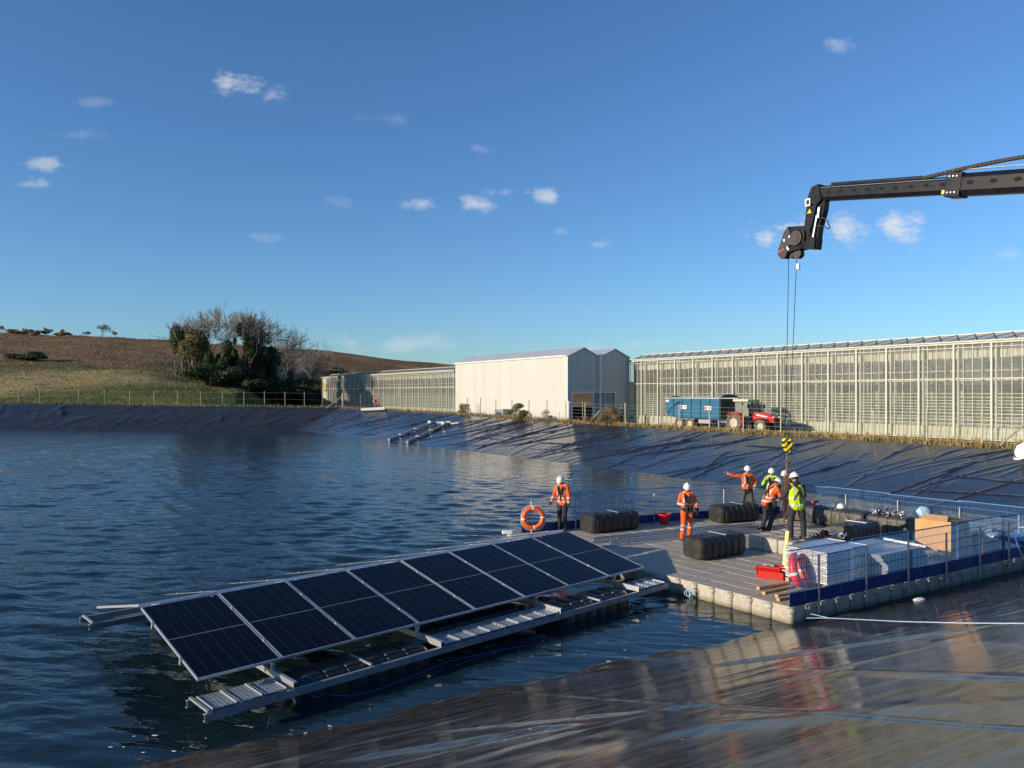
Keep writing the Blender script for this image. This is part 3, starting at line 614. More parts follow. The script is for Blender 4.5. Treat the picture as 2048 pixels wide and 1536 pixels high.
bush(462, 150, 4.5, 9.5, M['ivy_dark'], 'dark ivy covered trunks in the shaded middle of the copse', 9000, .18, 'ivy_clad_tree', 'ivy clad trees of the copse', 8)
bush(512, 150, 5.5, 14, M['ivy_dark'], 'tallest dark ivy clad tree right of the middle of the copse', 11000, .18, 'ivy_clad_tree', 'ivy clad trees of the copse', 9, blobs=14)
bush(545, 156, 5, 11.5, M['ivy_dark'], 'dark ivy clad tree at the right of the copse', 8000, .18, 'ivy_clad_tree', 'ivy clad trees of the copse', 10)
for i, (px, d, w, h, lab) in enumerate([(455, 142, 11, 4, 'dark thicket under the ivy trees at the copse foot'), (530, 152, 11, 4.2, 'dark shaded thicket under the right of the copse'), (580, 164, 11, 3.6, 'shaded thicket between copse and greenhouse'),
        (618, 204, 9, 4.2, 'brown brush beside the far end of the greenhouse'), (655, 204, 14, 5, 'dark scrub rising behind the end of the greenhouse'), (730, 222, 26, 6.5, 'long dark scrub behind the greenhouse roof')]):
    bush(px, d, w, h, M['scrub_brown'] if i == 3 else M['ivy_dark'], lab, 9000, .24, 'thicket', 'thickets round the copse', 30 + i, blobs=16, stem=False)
for i, (px, top, d, lab) in enumerate([(5, 650, 288, 'bare skyline tree at the left edge of the photo'), (50, 655, 288, 'small bare skyline tree second from the left edge'), (92, 653, 288, 'bare skyline tree in the row left of the round one'),
        (115, 655, 288, 'thin bare skyline tree beside the hedge end'), (203, 646, 286, 'round bare tree standing alone on the skyline'), (230, 660, 286, 'low bare skyline tree just right of the round one'), (172, 660, 286, 'low bare skyline tree just left of the round one')]):
    bare_tree(px, top, d, 300 + i, lab, 1.25, 2, 5, None, group='bare trees on the skyline', r0=.3)
for i, (px, d, w, h, lab) in enumerate([(68, 286, 7, 1.8, 'dark low hedge clump on the skyline left of the round tree'), (125, 286, 6, 1.5, 'dark hedge clump at the end of the skyline row'), (40, 286, 8, 1.4, 'low hedge clump on the skyline near the left edge'), (672, 258, 7, 3.2, 'rust brown bush on the skyline right of the copse'), (556, 250, 8, 4.2, 'dark round bush on the skyline behind the copse')]):
    bush(px, d, w, h, M['scrub_brown'], lab, 1300, .3, 'hedge_bush', 'bushes on the skyline', 50 + i, stem=False)
bush(55, 172, 8.5, 2.4, M['ivy_dark'], 'dark low bramble patch on the brown field at the left', 3500, .22, 'bramble', None, 60, stem=False)
def crest_px(px, off=0., left=False):
    fn = crest_l if left else crest_r; n_ = nL if left else nR; r = (px - 1024) / F; lo = np.arange(-30, 125, .02); 
    T0 = np.interp(lo, clT, clO) if left else np.interp(lo, crT, crO); u_ = uL if left else uR
    p = C0 + np.outer(lo, u_) + n_ * (T0 + off)[:, None]; k = np.argmin(np.abs(p[:, 0] / p[:, 1] - r)); return p[k]
for (px, off, w, h, m, lab, nn, sd) in [(925, 1.2, 1.7, 1.35, 'scrub', 'small green bush at the left foot of the white shed', 2600, 70), (1040, .5, 2.6, 1.75, 'scrub', 'large green and brown bush on the bank crest before the white shed', 5200, 71),
        (1092, 1.5, 1.6, 1.2, 'scrub_grey', 'silvery dry bush right of the large green bush', 1500, 72), (1214, .5, 2.0, 1.8, 'scrub_brown', 'reddish brown bush on the crest before the shed doorway', 4200, 73), (1185, 1.0, 1.2, .9, 'scrub_brown', 'low brown weed clump left of the bush by the shed doorway', 900, 76)]:
    p = crest_px(px, off); bush(px, p[1], w, h, M[m], lab, nn, .05, 'bush', 'bushes on the bank crest', sd)
# ---------------------------------------------------------------- greenhouses (local x runs along the wall towards the right, local y goes into the house)
GW0 = np.array([22.5, 72.9]); gD = np.array([.53, -.848]); gYaw = atan2(gD[1], gD[0]); GZ = 1.45
def gt(px): r = (px - 1024) / F; return (GW0[1] * r - GW0[0]) / (gD[0] + .848 * r)
def greenhouse(t0, t1, label, left):
    p = GW0 + gD * t0; L = t1 - t0; B = 2.63; H = 8.58 - GZ; off = ((5.91 - t0) % B)
    e = empty('greenhouse', (p[0], p[1], GZ), gYaw, label, 'greenhouse', 'greenhouses behind the bank'); fr = MB(); cols = []
    xs = [off + B * k for k in range(-1, int(L / B) + 2)]
    for xq in xs:
        if 0 <= xq <= L: cols.append(xq)
        for q in (1, 2, 3):
            xm = xq + B * q / 4
            if 0 < xm < L: fr.box((xm, -.02, H / 2), (.045, .06, H))
    for z_, hh, dp in ((H - .06, .14, .16), (H * .946, .05, .08), (H * .63, .07, .08), (.06, .14, .1)): fr.box((L / 2, -.03, z_), (L, dp, hh))
    fr.build('glazing_bars', M['frame_w'], e)
    cm = MB()
    for k, xq in enumerate(cols): cm.box((xq, -.06, H / 2 - .02), (.14, .16, H - .1)); cm.box((xq + .17, .22, H / 2), (.10, .12, H - .3))
    cm.build('columns', M['frame_w'], e)
    pn = MB(); pn.add([(0, .03, 0), (L, .03, 0), (L, .03, H), (0, .03, H)], [(0, 1, 2, 3)]); pn.build('wall_panes', M['pane'], e)
    if left:  # end bay reflections laid on as thin painted panels
        for (a, b, z0, z1, mt) in ((0, 2.2, 4.2, 6.0, 'yellowrefl'), (0, 3.2, 5.6, 6.9, 'bluerefl'), (0, 3.4, 2.2, 3.9, 'bluerefl'), (.4, 4.0, .4, 2.2, 'yellowrefl'), (0, .9, .4, 6.9, 'yellowrefl')):
            q = MB(); q.box(((a + b) / 2, -.0 - .002 * len(mt), (z0 + z1) / 2), (b - a, .006, z1 - z0)); q.build('reflection_panel', M[mt], e)
    sc_ = MB(); n = int(L / .12); xx = np.linspace(.1, L - .1, n); yy_ = .55 + .05 * np.sin(xx * 23) + .04 * np.sin(xx * 41 + 1)
    V = []; zt, zb = H * .935, H * .845
    for i in range(n): V += [(xx[i], yy_[i], zt), (xx[i] + .03 * sin(i * 3.1), yy_[i] * 1.02, zb + .04 * sin(xx[i] * 2.2))]
    sc_.add(V, [(2 * i, 2 * i + 2, 2 * i + 3, 2 * i + 1) for i in range(n - 1)]); sc_.build('shade_curtain', M['screen'], e)
    bs = MB(); bs.add([(0, .35, 0), (L, .35, 0), (L, .5, H * .135), (0, .5, H * .135)], [(0, 1, 2, 3)]); bs.add([(0, .5, H * .135), (L, .5, H * .135), (L, 2.2, H * .13), (0, 2.2, H * .13)], [(0, 1, 2, 3)]); bs.build('base_sheet', M['sheet'], e)
    ra_ = MB()
    for fz in (.476, .44, .405, .375, .34, .31, .275, .24, .205, .17): 
        for k in range(len(cols) - 1): ra_.box(((cols[k] + cols[k + 1]) / 2, .30, H * fz), (B - .34, .05, .055))
    ra_.build('growing_rails', M['frame_w'], e)
    inn = MB()
    for k in range(0, len(cols)):
        for j, dy in enumerate((5.5, 10.5, 16)): inn.box((cols[k] + .3 * j, dy, H / 2), (.12, .12, H), mi=0)
    for j, dy in enumerate((3.2, 5.5, 8, 10.5, 13, 16)):
        for z_ in (H * .80, H * .72, H * .62): inn.box((L / 2, dy, z_ + .1 * j), (L, .07, .07))
        for k in range(int(L / 1.3)): inn.bar((k * 1.3, dy, H * .80 + .1 * j), (k * 1.3 + .65, dy, H * .88 + .1 * j), .04, .04); inn.bar((k * 1.3 + .65, dy, H * .88 + .1 * j), (k * 1.3 + 1.3, dy, H * .80 + .1 * j), .04, .04)
    inn.build('inner_trusses', mat('inner_steel', (.55, .54, .47), .6), e)
    bk = MB(); bk.box((L / 2, 19, H / 2), (L, .1, H)); bk.box((.25 if not left else L - .2, 9.7, H / 2), (.06, 18.4, H - .1)); bk.build('rear_screen', M['inner'], e)
    fl = MB(); fl.box((L / 2, 9.6, .02), (L, 18.6, .04)); fl.build('floor_sheet', M['sheet'], e)
    ro = MB(); rz = .68
    for k in range(4): y0 = k * 4.2 - .05; ro.add([(-.1, y0, H), (L + .1, y0, H), (L + .1, y0 + 2.1, H + rz), (-.1, y0 + 2.1, H + rz), (L + .1, y0 + 4.2, H), (-.1, y0 + 4.2, H)], [(0, 1, 2, 3), (3, 2, 4, 5)])
    ro.build('roof', M['roofglass'], e)
    lt = MB(); sl_ = np.array([0, 2.1, rz]); nrm = np.array([0, -rz, 2.1]) / 2.2 * .03; st = 1.31
    for k in range(int(L / st)):
        a = np.array([k * st, -.05, H]); lt.bar(a + nrm, a + sl_ + (st, 0, 0) + nrm, .05, .03); lt.bar(a + (st, 0, 0) + nrm * 2.2, a + sl_ + nrm * 2.2, .05, .03)
    lt.build('roof_lattice', M['lattice'], e)
    rd = MB(); rd.box((L / 2, 2.05, H + rz + .05), (L + .2, .12, .09)); rd.box((L / 2, -.16, H + .06), (L + .2, .16, .10)); rd.build('ridge_and_gutter', M['frame_w'], e)
    # crop rows standing inside
    r = np.random.default_rng(5 + left); n = int(L * 260); hgt = 3.15 if not left else 3.1; rows = r.integers(0, 4, n); pp = np.c_[r.uniform(.3, L - .3, n), 1.3 + rows * 1.6 + r.normal(0, .18, n), 1.1 + (hgt - 1.1) * r.random(n) ** .9]
    a = r.normal(size=(n, 3)); a /= np.linalg.norm(a, axis=1, keepdims=True); b = np.cross(a, r.normal(size=(n, 3))); b /= np.linalg.norm(b, axis=1, keepdims=True); s_ = r.uniform(.05, .15, (n, 1))
    V = np.stack([pp - a * s_, pp - b * s_ * .6, pp + a * s_, pp + b * s_ * .6], 1).reshape(-1, 3); i = np.arange(n)[:, None] * 4; mb = MB(); mb.add(V, [tuple(q) for q in i + [0, 1, 2, 3]])
    c = mb.build('crop_plants', M['crop'], None, loc=(p[0], p[1], GZ), yaw=gYaw); tag(c, 'green crop rows behind the glass of the ' + ('far left' if left else 'near right') + ' greenhouse', 'crop plants', kind='stuff')
    # end wall of the house
    if left:
        ew = MB(); ew.add([(-.02, 0, 0), (-.02, 18, 0), (-.02, 18, H), (-.02, 0, H)], [(0, 1, 2, 3)]); ew.build('end_wall', M['pane'], e)
    return e
greenhouse(gt(1259), gt(1259) + 52, 'tall glass greenhouse right of the white shed, behind the tractor', False)
greenhouse(gt(645), gt(909.5), 'long low looking glass greenhouse left of the white shed, under the copse', True)

# ---------------------------------------------------------------- white shed: local x towards the viewer's right along the wall, local y into the depth
tK = gt(1259) - .02; mD = np.array([-.848, -.53]); pK = GW0 + gD * tK + mD * 8.7; WL = 25.8; WH = 8.9 - GZ
e = empty('white_shed', (pK[0] - gD[0] * WL, pK[1] - gD[1] * WL, GZ), gYaw, 'big white clad shed with twin gabled end between the two greenhouses', 'building')
q = MB(); q.box((WL / 2, .04, WH / 2), (WL, .08, WH)); q.build('side_wall', M['clad'], e)
q = MB(); q.box((.04, 4.4, WH / 2), (.08, 8.6, WH)); q.build('rear_wall', M['clad'], e)
pk = .95; gx = WL; mbg = MB(); d0, d1, dh = .55, 6.6, 3.55
def gable(mb, y0, y1, z0, f0, f1, x0, x1): # wall slice with top following f
    mb.add([(x0, y0, z0), (x0, y1, z0), (x0, y1, f1), (x0, y0, f0), (x1, y0, z0), (x1, y1, z0), (x1, y1, f1), (x1, y0, f0)], [(0, 1, 2, 3), (7, 6, 5, 4), (0, 4, 5, 1), (1, 5, 6, 2), (2, 6, 7, 3), (3, 7, 4, 0)])
topf = lambda y: WH + pk * (1 - abs(((y % 4.35) - 2.175) / 2.175))
ys = [0.081, d0, 2.175, 4.35, 6.525, d1, 8.7]
for a, b in zip(ys[:-1], ys[1:]):
    mid = (a + b) / 2; z0 = dh if d0 <= mid <= d1 else 0; gable(mbg, a, b, z0, topf(a) if a not in (4.35,) else WH, topf(b - 1e-6), gx - .08, gx)
mbg.build('gable_wall', M['clad'], e)
q = MB()
for k in range(2):
    y0 = k * 4.35; q.add([(-.15, y0 - .12, WH + .02), (WL + .15, y0 - .12, WH + .02), (WL + .15, y0 + 2.175, WH + pk + .07), (-.15, y0 + 2.175, WH + pk + .07), (WL + .15, y0 + 4.3, WH + .05), (-.15, y0 + 4.3, WH + .05)], [(0, 1, 2, 3), (3, 2, 4, 5)])
q.build('roof', M['roofwhite'], e)
q = MB()
for k in range(2):
    y0 = k * 4.35; q.bar((WL + .1, y0, WH + .02), (WL + .1, y0 + 2.175, WH + pk + .02), .1, .1); q.bar((WL + .1, y0 + 2.175, WH + pk + .02), (WL + .1, y0 + 4.35, WH + .02), .1, .1)
q.box((WL / 2, -.1, WH + .03), (WL + .1, .16, .14)); q.box((WL + .06, .0, WH / 2), (.1, .12, WH)); q.build('trim', M['white_metal'], e)
q = MB(); q.cyl((WL + .22, 4.35, .3), (WL + .22, 4.35, WH + .05), .11); q.cyl((WL + .22, 4.35, WH + .05), (WL + .22, 4.35, WH + .25), .18); q.build('downpipe', M['white_metal'], e)
q = MB(); dm = mat('door_leaf', (.30, .32, .34), .4, ns=2)
for yq in (d0, 3.5, d1): q.box((WL + .04, yq, dh / 2), (.16, .12, dh))
q.box((WL + .04, (d0 + d1) / 2, dh), (.16, d1 - d0 + .1, .14)); q.box((WL + .03, 5.05, dh * .5), (.1, .07, dh)); q.box((WL + .03, 5.05, 1.9), (.1, 3.1, .07)); q.build('door_frame', M['white_metal'], e)
q = MB(); q.box((WL - .1, 5.05, dh / 2), (.04, 3.05, dh - .05)); q.build('sliding_door', dm, e)
q = MB(); dkm = mat('dark_inside', (.03, .028, .026), .8)
q.box((WL - 6, 4.3, .9), (1.2, 6.5, 1.8)); 
for k in range(5): q.box((WL - 5.2, 1 + k * .7, 2.8), (.1, .12, 1.6))
q.build('stored_goods', dkm, e)
q = MB(); q.box((WL / 2, 4.4, .02), (WL - .4, 8.3, .04)); q.build('floor', mat('concrete', (.25, .24, .22), .8), e)
td = gt(1259); q = MB(); xdoor = WL - 22.2 + .0
rr = (957 - 1024) / F; base0 = pK - gD * WL; tq = (base0[1] * rr - base0[0]) / (gD[0] + .848 * rr)
q.box((tq, -.03, 1.0), (1.0, .06, 2.0)); q.build('side_door', mat('grey_door', (.42, .42, .38), .6), e)
def shed_pt(px, off): b0 = base0 + mD * off; r_ = (px - 1024) / F; t_ = (b0[1] * r_ - b0[0]) / (gD[0] + .848 * r_); return b0 + gD * t_
p = shed_pt(1137, 1.0); e = empty('standpipe', (p[0], p[1], gz(*p)), 0, 'short white vent pipe with a cap beside the shed corner', 'pipe'); q = MB(); q.cyl((0, 0, 0), (0, 0, 1.9), .13); q.build('pipe', M['white_metal'], e); q = MB(); q.cyl((0, 0, 1.85), (0, 0, 2.1), .25); q.build('cap', M['white_metal'], e)
p = shed_pt(1003, .8); e = empty('pallet_box', (p[0], p[1], gz(*p)), gYaw, 'low grey box on the ground along the white shed wall', 'box'); q = MB(); q.rbox((0, 0, .45), (2.0, .8, .8), .05); q.build('body', M['beam'], e); q = MB(); q.rbox((0, 0, .9), (2.1, .9, .08), .03); q.build('lid', M['white_metal'], e)

# ---------------------------------------------------------------- tractor and trailer; local x forwards (to the right), y away from the viewer
def wheel(mb_t, mb_r, c, r, w_):
    c = np.array(c, float); rot = R3(0, 0, pi / 2); ri = r * .56
    prof = [(ri, -w_ / 2), (r * .86, -w_ / 2), (r * .97, -w_ * .42), (r, -w_ * .2), (r, w_ * .2), (r * .97, w_ * .42), (r * .86, w_ / 2), (ri, w_ / 2)]
    mb_t.revolve(c, prof, 28, rot)
    for k in range(22):
        a = 2 * pi * k / 22
        for sgn in (-1, 1): mb_t.bar(c + (cos(a) * r, sgn * w_ * .04, sin(a) * r), c + (cos(a + .12) * r, sgn * w_ * .46, sin(a + .12) * r), .05, .07, up=(cos(a), 0, sin(a)))
    mb_r.revolve(c, [(.01, -w_ * .2), (ri * .35, -w_ * .28), (ri * .5, -w_ * .12), (ri * .85, -w_ * .2), (ri * 1.03, -w_ * .42), (ri * 1.03, w_ * .42), (ri * .8, w_ * .2), (.01, w_ * .2)], 20, rot)
tp = lambda t_, o: GW0 + gD * t_ + mD * o
def tof(px, o): b0 = GW0 + mD * o; r_ = (px - 1024) / F; return (b0[1] * r_ - b0[0]) / (gD[0] + .848 * r_)
t_tr0 = tof(1330, 5.0); t_tr1 = tof(1440, 5.0); Ltr = t_tr1 - t_tr0; pT = tp(t_tr0, 5.0)
e = empty('farm_trailer', (pT[0], pT[1], 1.42), gYaw, 'blue high sided grain trailer hitched behind the red tractor', 'trailer')
z0, z1 = 1.18, 2.95; q = MB(); q.prism([(.15, z0 + .55), (.45, z0 + .08), (1.4, z0 - .02), (Ltr, z0 - .02), (Ltr, z1), (0, z1 + .06)], 0, .06); q.prism([(.15, z0 + .55), (.45, z0 + .08), (1.4, z0 - .02), (Ltr, z0 - .02), (Ltr, z1), (0, z1 + .06)], 2.34, 2.4)
q.box((Ltr / 2 + .6, 1.2, z0 + .05), (Ltr - 1.3, 2.27, .08)); q.box((.28, 1.2, (z0 + z1) / 2 + .3), (.06, 2.27, 1.1))
for k in range(6):
    xq = Ltr - .04 - k * (Ltr - 1.2) / 5; q.box((xq, -.04, (z0 + z1) / 2), (.09, .09, z1 - z0 - .02))
for k in range(5):
    xq = Ltr - .04 - (k + .5) * (Ltr - 1.2) / 5; q.box((xq, -.02, z1 - .30), ((Ltr - 1.2) / 5 - .1, .05, .06))
q.bar((.35, -.05, z0 + .25), (1.2, -.05, z0 + .95), .06, .14); q.bar((1.2, -.05, z0 + .95), (1.75, -.05, z1 - .25), .06, .14)
q.build('body', M['blue_trailer'], e)
q = MB(); q.bar((.3, -.075, z0 + .36), (1.15, -.075, z0 + 1.03), .03, .09); q.bar((1.15, -.075, z0 + 1.03), (2.1, -.075, z1 - .3), .03, .07); q.build('tailgate_arm', M['black_steel'], e)
q = MB(); q.box((Ltr / 2, -.03, z1 + .05), (Ltr, .12, .1)); q.box((Ltr / 2, 2.43, z1 + .05), (Ltr, .12, .1)); q.box((Ltr * .55, 1.2, z0 - .1), (Ltr * .85, .9, .16)); q.build('top_rail', M['galv'], e)
q = MB(); q.box((Ltr + .03, 1.2, (z0 + z1) / 2), (.08, 2.38, z1 - z0)); th = np.linspace(0, pi, 12); q.prism([(1.2 + 1.12 * cos(a), z1 + .1 + .32 * sin(a)) for a in th], -.05, .05, (R3(pi / 2), np.array([Ltr + .05, 0, 0]))); q.build('front_panel', mat('shaded_front', (.05, .065, .075), .6), e)  # shade on the trailer's front side is put into this dark colour
q = MB(); q.tube([(0.2, .3, z1 + .10), (Ltr * .16, .25, z1 + .22), (Ltr * .3, .2, z1 + .08)], .07, 6); q.build('rolled_cover', M['navy_cloth'], e)
mt_, mr = MB(), MB(); wh = []
for xq in (Ltr * .27, Ltr * .27 + 1.35):
    for yq in (.2, 2.2): a_, b_ = MB(), MB(); wheel(a_, b_, (xq, yq, .60), .60, .42); ww = a_.build('wheel', M['tyre'], e); b_.build('rim', M['rim'], ww)
q = MB(); q.box((Ltr * .27 + .67, 1.2, .62), (.16, 1.9, .16)); q.box((Ltr * .27 + .67, .2, 1.03), (2.7, .4, .05)); q.bar((Ltr * .75, 1.2, z0 - .15), (Ltr + 1.2, 1.2, .65), .2, .2); q.box((Ltr * .72, .25, .85), (1.5, .3, .35)); q.bar((Ltr - .6, .5, 1), (Ltr - .6, .5, 0), .1, .1); q.build('chassis', M['galv'], e)
for xq, zq in ((Ltr * .36, 2.15), (Ltr * .80, 2.10)):
    q = MB(); q.box((xq, -.05, zq), (.85, .02, .36)); s_ = q.build('sticker', M['sticker'], e); q = MB(); q.box((xq - .26, -.065, zq), (.26, .012, .26)); q.build('emblem', M['sticker_red'], s_); q = MB()
    for k in range(5): q.box((xq + .0 + k * .085, -.064, zq + .02), (.05, .01, .11 + .04 * (k % 2)))
    q.build('lettering', M['sticker_red'], s_)
q = MB(); q.box((.35, -.02, z1 - .22), (.45, .03, .18)); q.build('sticker', M['sticker'], e)

tt0 = tof(1452, 4.9); pT = tp(tt0, 3.9); e = empty('tractor', (pT[0], pT[1], 1.42), gYaw, 'muddy red tractor parked behind the wire fence in front of the greenhouse', 'tractor')
RW, FW = .86, .62; xr, xf = 1.0, 3.85
for yq in (-.95, .95): a_, b_ = MB(), MB(); wheel(a_, b_, (xr, yq, RW), RW, .52); ww = a_.build('rear_wheel', M['tyre'], e); b_.build('rim', M['rim'], ww)
for yq in (-.92, .92): a_, b_ = MB(), MB(); wheel(a_, b_, (xf, yq, FW), FW, .42); ww = a_.build('front_wheel', M['tyre'], e); b_.build('rim', M['rim'], ww)
q = MB(); q.prism([(2.45, 1.15), (2.45, 1.80), (2.9, 1.82), (4.2, 1.62), (4.72, 1.40), (4.80, 1.1), (4.75, .95), (4.2, 1.0), (3.6, 1.15)], -.42, .42); q.build('bonnet', M['red'], e)
q = MB(); q.prism([(2.9, 1.66), (4.1, 1.48), (4.05, 1.40), (2.9, 1.54)], -.435, -.42); q.build('bonnet_stripe', M['sticker'], e)
q = MB(); q.box((4.79, 0, 1.22), (.06, .7, .32)); q.build('grille', M['black_steel'], e)
for yq in (-.3, .3): q = MB(); q.rbox((4.72, yq * 1.2, 1.42), (.14, .2, .1), .03); q.build('headlight', M['sticker'], e)
q = MB()
for sy in (-1, 1):
    th = np.linspace(-.1, pi * .78, 12); pr = [(xr + 1.02 * cos(a), RW + .98 * sin(a)) for a in th] + [(xr + .93 * cos(a), RW + .90 * sin(a)) for a in th[::-1]]
    q.prism(pr, sy * .98 - .26, sy * .98 + .26)
q.build('rear_fender', M['red'], e)
q = MB()
for sy in (-1, 1):
    th = np.linspace(.5, pi * .8, 8); pr = [(xf + .72 * cos(a), FW + .70 * sin(a)) for a in th] + [(xf + .67 * cos(a), FW + .65 * sin(a)) for a in th[::-1]]; q.prism(pr, sy * .92 - .2, sy * .92 + .2)
q.build('front_fender', M['black_steel'], e)
q = MB(); q.box((2.3, 0, .85), (3.6, .5, .5)); q.box((4.5, 0, .75), (.8, .45, .35)); q.box((4.95, 0, .7), (.5, .6, .3)); q.cyl((3.85, -.8, .62), (3.85, .8, .62), .1); q.box((2.35, -.62, .7), (.7, .35, .5)); q.box((2.35, -.85, .45), (.5, .3, .05)); q.build('chassis', M['black_steel'], e)
q = MB()
for (a, b) in (((.75, 1.45), (.70, 2.72)), ((1.55, 1.2), (1.6, 2.72)), ((2.45, 1.5), (2.2, 2.72))):
    for sy in (-.68, .68): q.bar((a[0], sy, a[1]), (b[0], sy * .95, b[1]), .08, .08)
q.box((1.6, 0, 1.3), (1.8, 1.3, .25)); q.rbox((1.1, 0, 1.7), (.4, .5, .8), .1); q.build('cab_frame', M['black_steel'], e)
q = MB(); q.rbox((1.42, 0, 2.82), (1.75, 1.55, .22), .08); q.build('cab_roof', mat('cream_roof', (.62, .60, .45), .4), e)
q = MB(); q.box((1.15, -.67, 2.05), (.8, .012, 1.2)); q.box((1.98, -.67, 2.05), (.6, .012, 1.2)); q.box((2.33, 0, 2.1), (.012, 1.2, 1.15)); q.box((.72, 0, 2.1), (.012, 1.2, 1.1)); q.build('window', M['cabglass'], e)
q = MB(); q.cyl((2.55, -.5, 1.6), (2.55, -.5, 2.75), .06); q.build('exhaust', M['black_steel'], e)
for sy in (-1, 1): q = MB(); q.tube([(2.25, sy * .7, 2.65), (2.5, sy * 1.0, 2.6), (2.55, sy * 1.05, 2.5)], .02, 6); q.rbox((2.55, sy * 1.05, 2.3), (.05, .2, .36), .02); q.build('mirror', M['black_steel'], e)
q = MB(); q.cyl((.6, -.6, 2.9), (.6, -.6, 3.05), .06); q.cyl((2.2, .6, 2.9), (2.2, .6, 3.0), .06); q.build('beacon', M['yellow'], e)

# ---------------------------------------------------------------- wire fences
def fence(name, label, pts, H, m, r, tilt=.0):
    p0 = pts[0]; e = empty(name, tuple(p0), 0, label, 'fence', 'wire fences on the bank crest')
    for k, q_ in enumerate(pts):
        a = np.array(q_) - p0; rr_ = random.Random(k); q = MB(); q.tube([a + (0, 0, -.4), a + (rr_.uniform(-1, 1) * tilt, rr_.uniform(-1, 1) * tilt, H * rr_.uniform(.97, 1.05))], r, 7); q.build('post', m, e)
    q = MB()
    for fr in ((.12, .28, .44, .60, .76, .93) if 'hill' not in label else (.5, .93)): q.tube([np.array(a) - p0 + (0, 0, H * fr) for a in pts], .004 if 'hill' not in label else .003, 3)
    for a, b in zip(pts[:-1], pts[1:]):
        a = np.array(a) - p0; b = np.array(b) - p0; n = int(np.linalg.norm(b - a) / .45) if 'pale' in label else 1
        for k in range(1, n): c = a + (b - a) * k / n; q.box(c + (0, 0, H * .5), (.004, .004, H * .86))
    q.build('wire', M['galv'], e); return e
pl = []
for px in (-30, 37, 79, 157, 209, 259, 308, 355, 401, 445, 488, 529, 570, 609, 640): p = crest_px(px, 1.5, True) if px < 640 else crest_px(645, 2.2, True); pl.append(np.array([p[0], p[1], gz(*p)]))
fence('wire_fence', 'wire fence on thin posts along the far left bank below the hill', pl, 2.15, mat('bleached_post', (.40, .38, .30), .8), .045, .03)
pl = []
for px in (684, 722, 768, 815, 862, 909, 934.7, 961, 992, 1024, 1058, 1094, 1132, 1166): p = crest_px(px, 1.0); pl.append(np.array([p[0], p[1], gz(*p)]))
fence('wire_fence', 'wire fence on dark thin posts in front of the left greenhouse and white shed', pl, 2.0, M['post_wood'], .04, .05)
pl = []
for px in (1170, 1251, 1305, 1359, 1419.5, 1486.7, 1561.5, 1652, 1748, 1854, 1964, 2100, 2250): p = crest_px(px, 1.0); pl.append(np.array([p[0], p[1], gz(*p)]))
e = fence('wire_fence', 'wire fence on pale wooden posts in front of the tractor and right greenhouse', pl, 1.95, mat('pale_post', (.50, .47, .36), .8, 0, c2=(.36, .33, .25), ns=9), .05, .04)
for (pa, pb) in ((1995, 2062), (1176, 1200), ):
    a = crest_px(pa, .9); b = crest_px(pb, 1.0); q = MB(); q.tube([np.array([a[0], a[1], gz(*a)]) - pl[0], np.array([b[0], b[1], gz(*b) + (1.6 if pa > 1900 else 1.2)]) - pl[0]], .055, 7); q.build('brace', M['post_wood'], e)
# orange lifebuoy on a post by the far greenhouse
def buoy(name, loc, rotm, R, r, m1, label, rope=True, cat='lifebuoy', group='lifebuoys'):
    e = empty(name, loc, 0, label, cat, group); q = MB(); q.torus((0, 0, 0), R, r, 40, 12, rotm, 0, (lambda t_: (t_ * 4 + .08) % 1 < .16)); q.build('ring', [m1, M['white_metal']], e, True)
    if rope:
        a = np.arange(48) * 2 * pi / 48; rad = R + r * 1.02 + .035 * np.abs(np.sin(2 * a)); pts = np.stack([rad * np.cos(a), rad * np.sin(a), .01 * np.sin(5 * a)], 1) @ rotm.T; q = MB(); q.tube(pts, .011, 5, True); q.build('grab_rope', M['white_rope'], e)
    return e
p = crest_px(753, 1.0); zb = gz(*p); buoy('lifebuoy', (p[0], p[1] - .12, zb + 1.15), R3(0, 0, pi / 2), .33, .085, M['ring_orange'], 'pale orange lifebuoy hung on posts in front of the far left greenhouse')
e = empty('lifebuoy_stand', (p[0], p[1], zb), 0, 'wooden post stand carrying the lifebuoy before the far left greenhouse', 'post'); q = MB(); q.box((-.25, 0, .8), (.09, .09, 1.9)); q.build('post', M['post_wood'], e); q = MB(); q.box((.25, 0, .8), (.09, .09, 1.9)); q.build('post', M['post_wood'], e); q = MB(); q.box((0, -.05, 1.45), (.6, .03, .1)); q.build('rail', M['post_wood'], e)
p = crest_px(686, .8); zb = gz(*p); e = empty('gate_post', (p[0], p[1], zb), 0, 'thick wooden corner post with slanting brace at the far bank corner', 'post'); q = MB(); q.cyl((0, 0, -.3), (0, 0, 2.1), .11); q.build('post', M['post_wood'], e); q = MB(); q.cyl((-2.2, -.5, 0), (0, 0, 1.8), .07); q.build('brace', M['post_wood'], e)

